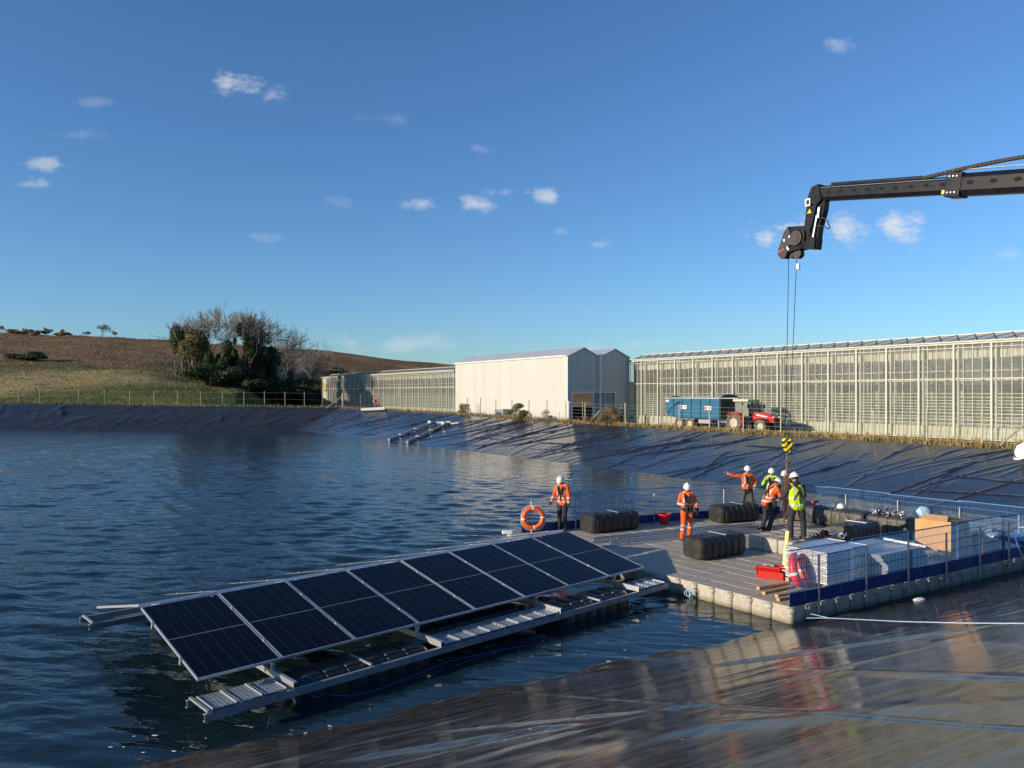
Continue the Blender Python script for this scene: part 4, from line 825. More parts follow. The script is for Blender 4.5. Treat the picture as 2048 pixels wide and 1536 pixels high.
# ---------------------------------------------------------------- pipes on the lining
wp = mat('grey_white_pipe', (.36, .37, .37), .5, 0, c2=(.26, .27, .27), ns=6)
def on_bank(t_, s_): o = np.interp(t_, crT, crO); p_ = C0 + uR * t_ + nR * o * s_; return np.array([p_[0], p_[1], np.interp(t_, crT, crZ) * s_ + .12])
def bank_px(px, py):
    best = None
    for t_ in np.arange(-5, 90, .1):
        for s_ in np.arange(-.05, 1.05, .02):
            p_ = on_bank(t_, s_); e_ = (1024 + F * p_[0] / p_[1] - px) ** 2 + (HZ + (CZ - p_[2]) * F / p_[1] - py) ** 2
            if best is None or e_ < best[0]: best = (e_, p_)
    return best[1]
for i, (a, b, c, lab) in enumerate([((782, 879), (858, 850), (902, 846), 'far one of two grey pipes running down the lining into the water'), ((818, 883), (885, 853), (918, 848), 'near one of two grey pipes running down the lining into the water')]):
    A, B_, Cc = bank_px(*a), bank_px(*b), bank_px(*c); A = A + (A - B_) * .05; e = empty('suction_pipe', tuple(B_), 0, lab, 'pipe', 'pipes down the bank')
    q = MB(); q.tube([A - B_ + (0, 0, .02), (0, 0, .08)], .14, 10); q.build('pipe', wp, e)
    for k in (.35, .72): q = MB(); d_ = (A - B_); n_ = d_ / np.linalg.norm(d_); q.cyl(d_ * k - n_ * .18 + (0, 0, .06), d_ * k + n_ * .18 + (0, 0, .06), .20, n=10); q.build('coupling', M['galv'], e)
    q = MB(); q.tube([(0, 0, .1), (.05, .1, .22), (.25, .3, .26), (.6, .6, .22), Cc - B_ + (0, 0, .12)], [.14, .15, .15, .13, .1], 10); q.build('elbow', wp, e)
    q = MB(); q.revolve((.12, .2, .26), [(.0, -.2), (.24, -.2), (.24, -.1), (.2, 0), (.24, .1), (.0, .12)], 12, R3(.8, pi / 2)); q.build('valve', M['galv'], e)
wp2 = mat('dull_white_pipe', (.55, .55, .53), .5, 0, c2=(.42, .42, .40), ns=3)
pA, pB = bank_px(722, 822), bank_px(760, 820)
for k in range(6):
    o = np.array([(k % 3) * .12, -(k % 3) * .20, (k // 3) * .17 + .10]); q = MB(); L_ = pB - pA; L_ = L_ / np.linalg.norm(L_) * 4.2; q.cyl((0, 0, 0), L_, .085, n=10); ob = q.build('loose_pipe', wp2, None, 'auto', tuple(pA + o)); tag(ob, 'white loose pipe in the bundle lying on the bank before the far left greenhouse', 'pipe', 'bundle of white pipes')
# ---------------------------------------------------------------- floating work platform
dN, dE, dF, dW = np.array([5.87, 16.2]), np.array([15.0, 21.8]), np.array([9.8, 28.9]), np.array([-.2, 24.6]); NU, NV = 21, 20
def dk(u, v): u = u / NU; v = v / NV; return dN * (1 - u) * (1 - v) + dE * u * (1 - v) + dF * u * v + dW * (1 - u) * v
plat = empty('floating_platform', (*dN, 0), 0, 'grey floating work platform of interlocked plastic cubes', 'platform'); rest = MB(); cells = []
for i in range(NU):
    for j in range(NV): cells.append((np.linalg.norm(dk(i + .5, j + .5)) + (0 if (i == 0 or j == 0) else 6), i, j))
cells.sort(); near = set((i, j) for _, i, j in cells[:99])
def cube(mb, i, j):
    p = [dk(i + a, j + b) for a, b in ((0, 0), (1, 0), (1, 1), (0, 1))]; c = sum(p) / 4; ux = (p[1] + p[2] - p[0] - p[3]) / 2; uy = (p[2] + p[3] - p[0] - p[1]) / 2; tmp = MB(); r_ = random.Random(i * 31 + j)
    
    rp_ = [(cx_ * (.5 - .15) + .15 * cos(a), cy_ * (.5 - .15) + .15 * sin(a)) for cx_, cy_, a0 in ((1, 1, 0), (-1, 1, pi / 2), (-1, -1, pi), (1, -1, 1.5 * pi)) for a in np.linspace(a0 + .08, a0 + pi / 2 - .08, 4)]
    tmp.add([(x * s_, y * s_, z) for z, s_ in ((-.2, .95), (-.17, .980), (.175, .980), (.193, .972), (.2, .955)) for x, y in rp_], [(k * 16 + m, k * 16 + (m + 1) % 16, k * 16 + 16 + (m + 1) % 16, k * 16 + 16 + m) for k in range(4) for m in range(16)] + [tuple(range(15, -1, -1)), tuple(range(64, 80))]); V = tmp.v[0]; zz = DZ - .2 + r_.uniform(-.004, .004); W_ = np.c_[c[0] + V[:, 0] * ux[0] + V[:, 1] * uy[0], c[1] + V[:, 0] * ux[1] + V[:, 1] * uy[1], zz + V[:, 2]] - np.array([*dN, 0])
    mb.add(W_, tmp.f)
    L0 = dk(i, j) - dN                                      # joining lugs at the corner
    mb.cyl((*L0, DZ - .10), (*L0, DZ - .022), .078, n=10); mb.cyl((*L0, DZ - .03), (*L0, DZ - .008), .03, n=6)
    if i == 0 or j == 0:
        m_ = dk(i, j) - dN; o_ = -ux if i == 0 else -uy; o_ = o_ / np.linalg.norm(o_) * .02; mb.cyl((m_[0] - o_[0] * .5, m_[1] - o_[1] * .5, .17), (m_[0] - o_[0] * .5, m_[1] - o_[1] * .5, .215), .05, n=8); mb.cyl((m_[0] + o_[0], m_[1] + o_[1], .15), (m_[0] + o_[0], m_[1] + o_[1], .235), .018, n=8)
    if i == 0:
        f = (p[0] + p[3]) / 2 - dN; nrm = -ux / np.linalg.norm(ux); f = f + nrm * -.008; X3 = np.array([nrm[0], nrm[1], 0]); rm = np.array([[-nrm[1], 0, nrm[0]], [nrm[0], 0, nrm[1]], [0, 1, 0]]); mb.torus((f[0], f[1], .17), .045, .007, 16, 5, rm)
for (_, i, j) in cells:
    if (i, j) in near: q = MB(); cube(q, i, j); q.build('float_block', M['pontoon'], plat, 'auto')
    else: cube(rest, i, j)
tag(rest.build('float_block_field', M['pontoon'], plat, 'auto'), kind='stuff')
# raised double layer of cubes
rb0 = np.array([7.72, 21.19]); A_d = np.array([-.585, .811]); B_d = np.array([.811, .585]); e = empty('raised_float_blocks', (*rb0, DZ), atan2(B_d[1], B_d[0]), 'raised row of pale grey cubes where the man in the yellow vest stands', 'platform block')
for a in range(3):
    for b in range(5): q = MB(); q.rbox((b * .5 + .25, a * .5 + .25, .2), (.485, .485, .40), .06); q.build('float_block', M['pontoon'], e, 'auto')

def barrier(label, a, b, posts, seg, out, toe=True, p_in=.06):
    a = np.array(a); b = np.array(b); L = np.linalg.norm(b - a); u = (b - a) / L; e = empty('edge_barrier', (a[0], a[1], DZ), atan2(u[1], u[0]), label, 'barrier', 'blue mesh barriers round the platform'); n = round(L / seg)
    for k in range(n):
        x0, x1 = k * L / n - .05, (k + 1) * L / n + .05; dz_ = .03 * (k % 2); yo = .012 * (k % 2); q = MB()
        for x in np.arange(x0, x1, .055): q.box((x, yo, .72 + dz_), (.005, .005, .94))
        for z in (.30, .55, .80, 1.0, 1.18): q.box(((x0 + x1) / 2, yo + .008, z + dz_), (x1 - x0, .008, .008))
        q.box(((x0 + x1) / 2, yo + .0, 1.19 + dz_), (x1 - x0, .022, .022)); q.build('mesh_panel', M['wire_blue'], e)
        q = MB(); q.box(((x0 + x1) / 2, .02 * out + yo, .15), (x1 - x0, .012, .28)); tb = q.build('toe_board', M['board_blue'], e)
        for xx in (x0 + .5, x1 - .55): q = MB(); q.rbox((xx, .02 * out + yo + out * .008, .16), (.022, .006, .11), .003); q.build('slot', M['wire_blue'], tb)
    for px in posts:
        p = line_px(a, b, px); x = (p - a) @ u; q = MB(); q.cyl((x, out * p_in, -.18), (x, out * p_in, 1.03), .024, n=10); pp = q.build('post', M['galv'], e); q = MB(); q.cyl((x, out * p_in, -.2), (x, out * p_in, -.08), .045, n=10); q.cyl((x, out * p_in, .34), (x, out * p_in, .39), .035, n=10); q.build('clamp', M['galv'], pp)
ins = .03
barrier('near blue mesh barrier with toe boards and scaffold posts, closest to the lining', dk(.0, ins), dk(NU, ins), (1633, 1728, 1812, 1888, 1955, 2013), 2.2, -1)
barrier('far blue mesh barrier on the open water side, behind the lifebuoy and red bucket', dk(.2, NV - ins) + (.45, .2), dk(NU, NV - ins), (1061, 1149, 1231, 1306, 1445, 1530), 2.2, -1, p_in=.08)
barrier('right hand blue mesh barrier behind the row of black floats', dk(NU - ins, NV), dk(NU - ins, 0), (1694, 1798, 1921.6, 2040), 2.1, -1, p_in=.08)

# ---------------------------------------------------------------- black float tanks
def tank(L, W, H, ribs=6):
    n = 32; a = np.arange(n) * 2 * pi / n; ex = .42; sx = np.sign(np.cos(a)) * np.abs(np.cos(a)) ** ex; sz = np.sign(np.sin(a)) * np.abs(np.sin(a)) ** ex; st = []
    R = .13
    for t_ in (0, .12, .3, .55, .8, 1): st.append((-L / 2 + R * t_, 1 - .16 * (1 - t_) ** 2.2))
    w_ = (L - 2 * R) / ribs
    for k in range(ribs):
        x0 = -L / 2 + R + k * w_
        if k: st += [(x0 - .028, 1), (x0 - .016, .955), (x0 + .016, .955), (x0 + .028, 1)]
        st.append((x0 + w_ / 2, 1.0))
    for t_ in (1, .8, .55, .3, .12, 0): st.append((L / 2 - R * t_, 1 - .16 * (1 - t_) ** 2.2))
    V = []; 
    for x, s_ in st: 
        for k in range(n): V.append((x, sx[k] * W / 2 * s_, H / 2 + sz[k] * H / 2 * (1 - (1 - s_) * 1.2)))
    mb = MB(); m_ = len(st); f = [(i * n + k, i * n + (k + 1) % n, (i + 1) * n + (k + 1) % n, (i + 1) * n + k) for i in range(m_ - 1) for k in range(n)] + [tuple(range(n))[::-1], tuple((m_ - 1) * n + k for k in range(n))]; mb.add(V, f)
    for k in range(ribs):
        x0 = -L / 2 + R + (k + .5) * w_
        for sy in (-1, 1): mb.rbox((x0, sy * (W / 2 - .004), H * .42), (w_ - .09, .03, H * .62), .012)
    return mb
def put_tank(loc, yaw, label, L=1.8, W=.76, H=.62, m='black_plastic', group='black float tanks on the platform', lash=True):
    e = empty('float_tank', tuple(loc), yaw, label, 'float tank', group); tank(L, W, H).build('body', M[m], e, 'auto')
    q = MB(); q.rbox((.1, 0, H + .005), (.05, W * .86, .02), .008); q.build('strap', M['alu'], e)
    for x in (-L * .3, L * .34): q = MB(); q.cyl((x, 0, H - .02), (x, 0, H + .03), .045, n=10); q.build('filler_cap', M['strap'], e)
    return e
y33 = radians(33)
put_tank((3.22, 25.35, DZ), radians(31), 'black ribbed float tank nearest the man bowing his head by the lifebuoy', 1.95)
put_tank((5.62, 21.35, DZ), y33, 'black ribbed float tank right in front of the walking man in full orange')
put_tank((7.85, 27.2, DZ), radians(26), 'black ribbed float tank in front of the man stretching out his arm', 1.75)
put_tank((10.35, 23.25, DZ), radians(38), 'black ribbed float tank standing alone behind the stacked solar panels', 1.75, m='dark_tank')
a_, b_ = dk(NU - 1.3, NV), dk(NU - 1.3, 0)
for (p0, p1, lab) in ((1618, 1738, 'far tank of the row by the right barrier, carrying two white helmets'), (1741, 1878, 'near tank of the row by the right barrier, heaped with clamps')):
    A, B_ = line_px(a_, b_, p0), line_px(a_, b_, p1); L = np.linalg.norm(B_ - A); c = (A + B_) / 2; put_tank((*c, DZ), atan2(*(B_ - A)[::-1]), lab, L - .04, .76, .62, 'dark_tank')
    if p0 == 1618: rowA = (A, B_)
    else: rowB = (A, B_)
p = P(1606, 1040, DZ); put_tank((p[0], p[1] + .2, DZ), radians(50), 'dark float tank half hidden behind the man in the yellow vest', 1.2)
p = P(1976, 1112, DZ); put_tank((p[0] + .1, p[1] + .3, DZ), radians(32), 'dark float tank at the right end of the platform beside the cardboard', 1.5)

# ---------------------------------------------------------------- solar array
aO = np.array([-4.70, 11.5]); aYaw = atan2(.682, .731); PW, PL_ = 1.3625, 2.62; ARR = np.array([.731, .682]); ARP = np.array([-.682, .731])
def aw(x, y, z=0): p = aO + ARR * x + ARP * y; return (p[0], p[1], z)
zl, zh = .58, 1.137; run = 2.58; tilt = atan2(zh - zl, run)
def panel(x, side, label):
    e = bpy.data.objects.new('solar_panel', None); COL.objects.link(e); tag(e, label, 'solar panel', 'solar panels of the floating array'); e.empty_display_size = .3
    if side == 0: e.location = aw(x, 0, zl); e.rotation_euler = (tilt + rng.uniform(-.003, .003), rng.uniform(-.003, .003), aYaw)
    else: e.location = aw(x + PW, 2 * run + .16, zl); e.rotation_euler = (tilt, 0, aYaw + pi)
    w_ = PW - .025; q = MB(); q.box((w_ / 2, PL_ / 2, .012), (w_ - .05, PL_ - .05, .012)); q.build('glass', M['solar'], e); q = MB(); fw = .022
    q.box((w_ / 2, fw / 2, .0), (w_, fw, .042)); q.box((w_ / 2, PL_ - fw / 2, .0), (w_, fw, .042)); q.box((fw / 2, PL_ / 2, .0), (fw, PL_ - 2 * fw, .042)); q.box((w_ - fw / 2, PL_ / 2, .0), (fw, PL_ - 2 * fw, .042)); q.build('frame', M['alu'], e)
    for z_ in (.25, .75): q = MB(); q.box((-.012, PL_ * z_, -.02), (.035, .05, .11)); q.build('clamp', M['galv'], e)
    return e
ordn = ['first', 'second', 'third', 'fourth', 'fifth', 'sixth', 'seventh', 'eighth']
for k in range(8): panel(k * PW, 0, f'dark solar panel, {ordn[k]} from the open water end in the row tilted to the camera')
for k in range(8): panel(k * PW, 1, f'solar panel tilted away from the camera, {ordn[k]} from the open water end')
e = empty('array_walkway_frame', aw(0, 0, 0), aYaw, 'galvanised steel frame of beams and treads floating under the solar panels', 'support frame'); XL = 8 * PW
def cbeam(y, z, x0, x1, nm='beam', h=.11): q = MB(); q.box(((x0 + x1) / 2, y, z), (x1 - x0, .012, h)); q.box(((x0 + x1) / 2, y + .03, z + h / 2 - .006), (x1 - x0, .06, .012)); q.box(((x0 + x1) / 2, y + .03, z - h / 2 + .006), (x1 - x0, .06, .012)); return q.build(nm, M['beam'], e)
for y, z in ((-.69, .26), (-.02, .26), (5.12, .26), (5.78, .26)): cbeam(y, z, -.16, XL + .0, 'long_beam')
cx = (1.2, 4.05, 7.15, 9.75)
for x in cx:
    q = MB(); q.box((x, 2.55, .37), (.012, 6.5, .10)); q.box((x + .03, 2.55, .42), (.06, 6.5, .01)); cb_ = q.build('cross_beam', M['galv'], e)
    for y_, z_ in ((.06, zl), (2.5, zh), (2.8, zh), (5.2, zl)): q = MB(); q.box((x + .02, y_, (.42 + z_) / 2), (.05, .05, z_ - .42)); q.cyl((x + .02, y_ - .05, z_ - .06), (x + .02, y_ + .05, z_ - .06), .03, n=8); q.build('bracket', M['galv'], cb_)
for (a, b) in ((0, -.67), (5.14, 5.78)): q = MB(); q.box((-.10, (a + b) / 2, .34), (.04, .70, .03)); q.build('end_tie', M['alu'], e)
def treads(x0, n, pitch, y=-.36, w=.58):
    for k in range(n):
        x = x0 + (k + .5) * pitch; q = MB(); q.box((x, y, .345), (pitch - .035, w, .012)); q.box((x - pitch / 2 + .02, y, .345), (.012, w + .02, .05)); q.box((x + pitch / 2 - .02, y, .345), (.012, w + .02, .05)); t_ = q.build('tread', M['tread'], e)
treads(-.05, 3, .39); treads(4.15, 8, .372); treads(9.85, 3, .32); treads(4.15, 8, .372, 5.45)
for x in (2.62, 8.45): q = MB(); q.box((x, -.33, .35), (.035, .66, .035)); q.build('strut', M['galv'], e)
for i, (x0, x1, y, lab) in enumerate([(1.35, 3.95, -.15, 'black ribbed float under the near walkway by the three end treads'), (7.3, 9.65, -.15, 'black ribbed float under the near walkway by the platform'), (4.2, 7.0, .75, 'black float under the panels behind the long run of treads'), (1.35, 3.95, 5.25, 'black float under the far walkway at the open water end'), (7.3, 9.65, 5.25, 'black float under the far walkway near the platform')]):
    p = aw((x0 + x1) / 2, y, -.22); ee = empty('float_tank', p, aYaw, lab, 'float tank', 'float tanks carrying the array'); tank(x1 - x0, .80, .55, 6).build('body', M['black_plastic'], ee, 'auto')
    q = MB()
    for k in range(6): xx = -(x1 - x0) / 2 + .13 + (k + .5) * ((x1 - x0) - .26) / 6; q.rbox((xx, 0, .545), ((x1 - x0) / 6 - .11, .52, .05), .022)
    q.build('top_ribs', M['black_plastic'], ee, 'auto')
def rope(name, label, pts, r, m, cat='rope', sag=0, group=None):
    pts = [np.array(p, float) for p in pts]; out = []
    for a, b in zip(pts[:-1], pts[1:]):
        for k in range(8): t_ = k / 8; c = a * (1 - t_) + b * t_; c[2] -= sag * 4 * t_ * (1 - t_); out.append(c)
    out.append(pts[-1]); q = MB(); q.tube(out, r, 6); return tag(q.build(name, m), label, cat, group)
pA_ = P(612, 1372, .3); rp = [P(640, 1390, .03), P(700, 1392, .015), P(760, 1378, .015), P(830, 1350, .015), P(900, 1322, .015), P(1000, 1300, .015), P(1090, 1285, .015)]
rope('floating_rope', 'dark blue rope drifting on the water beside the steel walkway', [pA_, P(625, 1385, .12)] + rp, .007, M['rope_dark'])
e = empty('rope_coil', tuple(P(612, 1376, .2)), 0, 'dark blue rope loop knotted round the walkway beam end', 'rope'); q = MB(); rm = R3(.4, 0, pi / 2); q.torus((0, 0, .05), .13, .012, 28, 6, rm); q.torus((.1, .05, -.03), .16, .01, 28, 6, R3(1, .3, .7)); q.build('loop', M['rope_dark'], e)
e = empty('rope_coil', tuple(P(1376, 1185, .15)), 0, 'small bright blue rope tangle on the side of the platform cubes', 'rope'); q = MB()
for k in range(6): q.torus((rng.uniform(-.06, .06), -.05, rng.uniform(-.08, .08)), .07, .01, 18, 5, R3(rng.uniform(0, 3), rng.uniform(0, 1), 1.2))
q.build('loop', M['rope'], e)
def bank_at(px, py, h):
    r = (px - 1024) / F; k = .3; c1 = r * nN[0] + nN[1]; c0 = -(N0 @ nN); d = (CZ - h - k * c0) / ((py - HZ) / F + k * c1); return np.array([r * d, d, CZ - d * (py - HZ) / F])
r0_ = P(1612, 1230, .1); rope('mooring_rope', 'pale blue mooring rope running from the platform corner over the foreground lining', [np.array([6.35, 16.45, .16]), P(1658, 1236, .42), bank_at(1800, 1243, .16), bank_at(1920, 1246, .15), bank_at(2060, 1247, .15)], .0075, M['rope'], sag=.0)
rope('mooring_rope', 'second strand of the pale blue rope ending in a knot beside the platform corner', [np.array([6.25, 16.38, .08]), P(1630, 1236, .28), P(1658, 1236, .42)], .007, M['rope'])

# ---------------------------------------------------------------- loose things on the platform
for k in range(8):
    off = np.array([-.45, .89]) * (.16 * k - .25); st = np.array([1.9, 22.35]) + off + np.array([.89, .45]) * (rng.uniform(0, 1.2) + (k % 2) * .9); ln = [5.8, 6.2, 7.2, 6.0, 6.9, 5.5, 6.6, 5.4][k]
    q = MB(); q.box((ln / 2, 0, .03), (ln, .012, .06)); q.box((ln / 2, .02, .055), (ln, .05, .008)); q.box((ln / 2, .02, .006), (ln, .05, .008))
    o = q.build('metal_rail', M['galv'] if k % 3 else M['alu'], None, False, (st[0], st[1], DZ + .003 + .02 * (k % 2)), atan2(.45, .89) + rng.uniform(-.01, .01)); tag(o, 'long galvanised rail lying on the platform between the float tanks', 'metal rail', 'metal rails lying on the platform')
fm = (dk(0.2, NV) + (.45, .2)); buoy('lifebuoy', (line_px(fm, dk(NU, NV), 1066)[0], line_px(fm, dk(NU, NV), 1066)[1] - .22, DZ + .50), R3(.1, 0, pi / 2), .31, .075, M['ring_orange'], 'bright orange lifebuoy with rope hung on the far barrier')
p = P(1590, 1176, DZ); buoy('hose_ring', (p[0] + .1, p[1] + .1, DZ + .40), R3(.95, 0, pi / 2) @ R3(0, 0, -.25) , .31, .10, M['ring_red'], 'red ring leaning against the stacked panels, left of the orange one', False, 'ring', 'rings by the stacked panels')
p = P(1627, 1172, DZ); buoy('lifebuoy', (p[0] + .0, p[1] + .12, DZ + .40), R3(.45, 0, pi / 2 - .25), .31, .085, M['ring_orange'], 'orange lifebuoy with white bands leaning on the stacked panels behind a barrier post', False, 'lifebuoy', 'rings by the stacked panels')
p = P(1328, 1048, DZ); e = empty('bucket', (p[0], p[1], DZ), 0, 'red plastic bucket standing before the far barrier', 'bucket'); q = MB(); q.revolve((0, 0, 0), [(.01, .0), (.15, 0), (.17, .15), (.205, .34), (.225, .345), (.225, .36), (.19, .35), (.15, .03), (.01, .03)], 24); q.build('tub', M['red_plastic'], e, 'auto'); q = MB()
for sx in (-1, 1): q.tube([(sx * .2, -.06, .34), (sx * .24, -.03, .38), (sx * .24, .03, .38), (sx * .2, .06, .34)], .012, 6)
q.build('handle', M['red_plastic'], e)
# red tool box
p = P(1545, 1158, DZ); e = empty('tool_box', (p[0], p[1] + .1, DZ), -.55, 'open red metal tool box with a paper sheet on its lid', 'tool box'); q = MB(); q.box((0, 0, .09), (.62, .24, .18)); q.box((-.04, -.17, .24), (.60, .12, .015), R3(0, 0, .5)); q.box((.05, .17, .22), (.60, .12, .015), R3(0, 0, -.5)); q.box((-.31, -.0, .18), (.012, .3, .2)); q.build('body', M['red'], e)
q = MB(); q.box((0, -.20, .30), (.5, .1, .04)); q.box((0, .22, .27), (.5, .1, .04)); q.build('tray', M['red'], e); q = MB(); 
for k in range(9): q.cyl((rng.uniform(-.25, .2), rng.uniform(-.1, .1), .18), (rng.uniform(-.25, .3), rng.uniform(-.12, .12), .23), .015, n=6)
q.build('tools', M['black_steel'], e); q = MB(); q.box((-.05, -.05, .30), (.26, .20, .004), R3(.3, .1, .2)); q.box((-.05, -.05, .304), (.10, .05, .003), R3(.3, .1, .2), 1); q.build('paper_sheet', [M['paper'], M['strap']], e)
# timber bearers at the near corner
for i, (px, py, px2, py2, zz, lab) in enumerate([(1516, 1180, 1578, 1170, 0, 'upper left one'), (1527, 1190, 1590, 1176, .06, 'second one'), (1553, 1196, 1596, 1186, .02, 'short third one'), (1556, 1203, 1598, 1196, .08, 'nearest one')]):
    a, b = P(px, py, DZ + zz), P(px2, py2, DZ + zz); q = MB(); d_ = b - a; q.box((np.linalg.norm(d_) / 2, 0, .04), (np.linalg.norm(d_), .09, .07)); o = q.build('timber_bearer', M['wood'], None, False, tuple(a), atan2(d_[1], d_[0])); tag(o, f'rough timber bearer at the near platform corner, {lab} of the four', 'timber', 'timber bearers at the platform corner')
a, b = P(1563, 1213, DZ + .0), P(1585, 1200, DZ); 
# stack of framed panels on a pallet
sc0 = np.array([7.2, 17.6]); syaw = atan2(.57, .82); e = empty('pallet', (*sc0, DZ), syaw, 'timber pallet under the tall stack of framed panels', 'pallet'); q = MB()
for y in (.06, .55, 1.04): q.box((.85, y, .05), (1.75, .09, .09))
for k in range(6): q.box((.12 + k * .3, .55, .107), (.10, 1.1, .02))
q.build('boards', M['wood'], e)
npan = 20
pf = mat('panel_back', (.62, .66, .70), .5, 0, c2=(.55, .6, .66), ns=2); blu = mat('blue_tinted_panel_edge', (.10, .24, .45), .4, .1, c2=(.35, .45, .58), ns=3)
for k in range(npan):
    z = .122 + k * .0365; jx, jy = rng.uniform(-.01, .01, 2); q = MB(); w2 = 1.72
    q.box((w2 / 2 + jx, .55 + jy, z + .016), (w2 - .04, 1.06, .008)); 
    q.box((.012 + jx, .55 + jy, z + .016), (.024, 1.10, .026)); q.box((w2 - .012 + jx, .55 + jy, z + .016), (.024, 1.10, .026)); q.box((w2 / 2 + jx, .012 + jy, z + .016), (w2 - .05, .02, .026)); q.box((w2 / 2 + jx, 1.088 + jy, z + .016), (w2 - .05, .02, .026))
    for yy_ in (.02, .36, .74, 1.08): q.rbox((-.005 + jx, yy_ + jy, z + .034), (.05, .03, .012), .004)
    o = q.build('stacked_panel', M['alu'] if k % 5 else M['white_metal'], None, False, (*sc0, DZ), syaw); tag(o, 'white edged framed panel lying in the tall stack on the pallet by the near barrier', 'solar panel', 'framed panels stacked on the pallet')
q = MB(); q.tube([(-.02, .36, .12), (-.02, .37, .85), (.3, .38, .862), (1.6, .4, .862)], .006, 4); o = q.build('lashing_cord', M['strap'], None, False, (*sc0, DZ), syaw); tag(o, 'black lashing cord over the end of the tall panel stack', 'cord')
q = MB(); q.tube([(-.05, .75, .87), (-.12, .8, .55), (-.2, .75, .30)], .009, 5); o = q.build('cord', M['white_rope'], None, False, (*sc0, DZ), syaw); tag(o, 'white cord hanging from the top of the panel stack to the red ring', 'cord')
p0 = P(1566, 1142, DZ); p1 = P(1578, 1068, DZ + .85); q = MB(); q.bar((0, 0, 0), np.array([.16, .18, .98]), .09, .04); o = q.build('leaning_board', M['yellow_wood'], None, False, (p0[0] + .02, p0[1], DZ)); tag(o, 'pale yellow board leaning upright against the tall panel stack', 'board')
# second fanned stack
s2 = np.array([8.75, 18.05]); e = empty('pallet', (s2[0] + .1, s2[1] + .1, DZ), syaw, 'timber pallet under the fanned stack of grey sheets', 'pallet'); q = MB()
for y in (.15, .7, 1.25): q.box((1.0, y, .05), (1.9, .09, .09))
for k in range(7): q.box((.12 + k * .29, .7, .107), (.10, 1.4, .02))
q.build('boards', M['wood'], e)
gs = mat('grey_sheet', (.26, .28, .32), .35, .1, c2=(.20, .22, .26), ns=2)
for k in range(13):
    z = .125 + k * .042; fan = max(0, k - 6) * .035; q = MB(); L2 = 1.9; q.box((L2 / 2, .75, .016), (L2, 1.35, .03)); q.box((L2 / 2, .74, .034), (L2 - .06, 1.28, .006))
    o = q.build('grey_sheet', gs, None, False, (s2[0] + .3 - .82 * (fan + .1) * 1.2 + rng.uniform(-.015, .015), s2[1] + .15 - .3 * fan, DZ + z), syaw - .05 * fan); tag(o, 'grey panel sheet in the low fanned stack right of the tall stack', 'panel sheet', 'grey sheets in the fanned stack')
a, b = P(1768, 1077, 1.12), P(1852, 1093, 1.05); q = MB(); q.bar((0, 0, 0), b - a, .07, .05); o = q.build('white_beam', M['white_metal'], None, False, tuple(a)); tag(o, 'white square beam laid across the fanned grey sheets', 'beam')
# cardboard
cb0 = P(1902, 1126, DZ); e = empty('cardboard_box', (cb0[0], cb0[1], DZ), syaw - .08, 'tall brown cardboard box with open flaps by the near barrier', 'cardboard box'); H_ = 1.08; q = MB()
q.add([(0, 0, .12), (0, 1.0, .45), (0, 1.0, H_ * .97), (0, 0, H_), (.012, 0, .12), (.012, 1.0, .45), (.012, 1, H_ * .97), (.012, 0, H_)], [(0, 1, 2, 3), (7, 6, 5, 4), (3, 2, 6, 7), (0, 4, 5, 1)]); q.add([(0, 0, .04), (1.15, .0, .02), (1.02, .10, H_ * .92), (0, 0, H_)], [(0, 1, 2, 3)]); q.add([(.0, 1.0, .1), (1.15, 1.05, .1), (1.1, 1.0, H_ * .9), (0, 1, H_ * .97)], [(3, 2, 1, 0)]); q.add([(1.15, 0, .02), (1.15, 1.05, .1), (1.1, 1.0, H_ * .9), (1.02, .1, H_ * .92)], [(0, 1, 2, 3)]); q.build('walls', M['card'], e)
q = MB(); q.add([(.0, .1, H_), (.0, .9, H_ * .97), (.22, .85, H_ + .10), (.2, .2, H_ + .12)], [(0, 1, 2, 3)]); q.add([(.15, 0.02, H_), (.95, .1, H_ * .94), (.9, .35, H_ + .02), (.2, .3, H_ + .06)], [(0, 1, 2, 3)]); q.build('flaps', M['card'], e)
# blue tub and white frame at right
p = P(2036, 1098, DZ); e = empty('blue_tub', (p[0] + .1, p[1] + .35, DZ), .5, 'bright blue plastic tub at the right end of the platform', 'tub'); q = MB(); q.rbox((0, 0, .18), (1.35, .7, .34), .08); q.build('body', M['tub_blue'], e, True); q = MB(); q.tube([(-.66, -.34, .35), (.66, -.34, .35), (.66, .34, .35), (-.66, .34, .35)], .03, 6, True); q.build('rim', M['tub_blue'], e)
e = empty('tubular_frame', tuple(P(2030, 1120, .2)), 0, 'thin white tubular frame leaning at the right end of the near barrier', 'frame'); q = MB(); A = P(2024, 1057, 1.2); B_ = P(2056, 1054, 1.25); C_ = P(2037, 1095, .75); D_ = P(2052, 1128, .2); o0 = P(2030, 1120, .2); q.tube([B_ - o0, A - o0, C_ - o0, D_ - o0], .02, 8); q.build('tube', M['white_metal'], e)
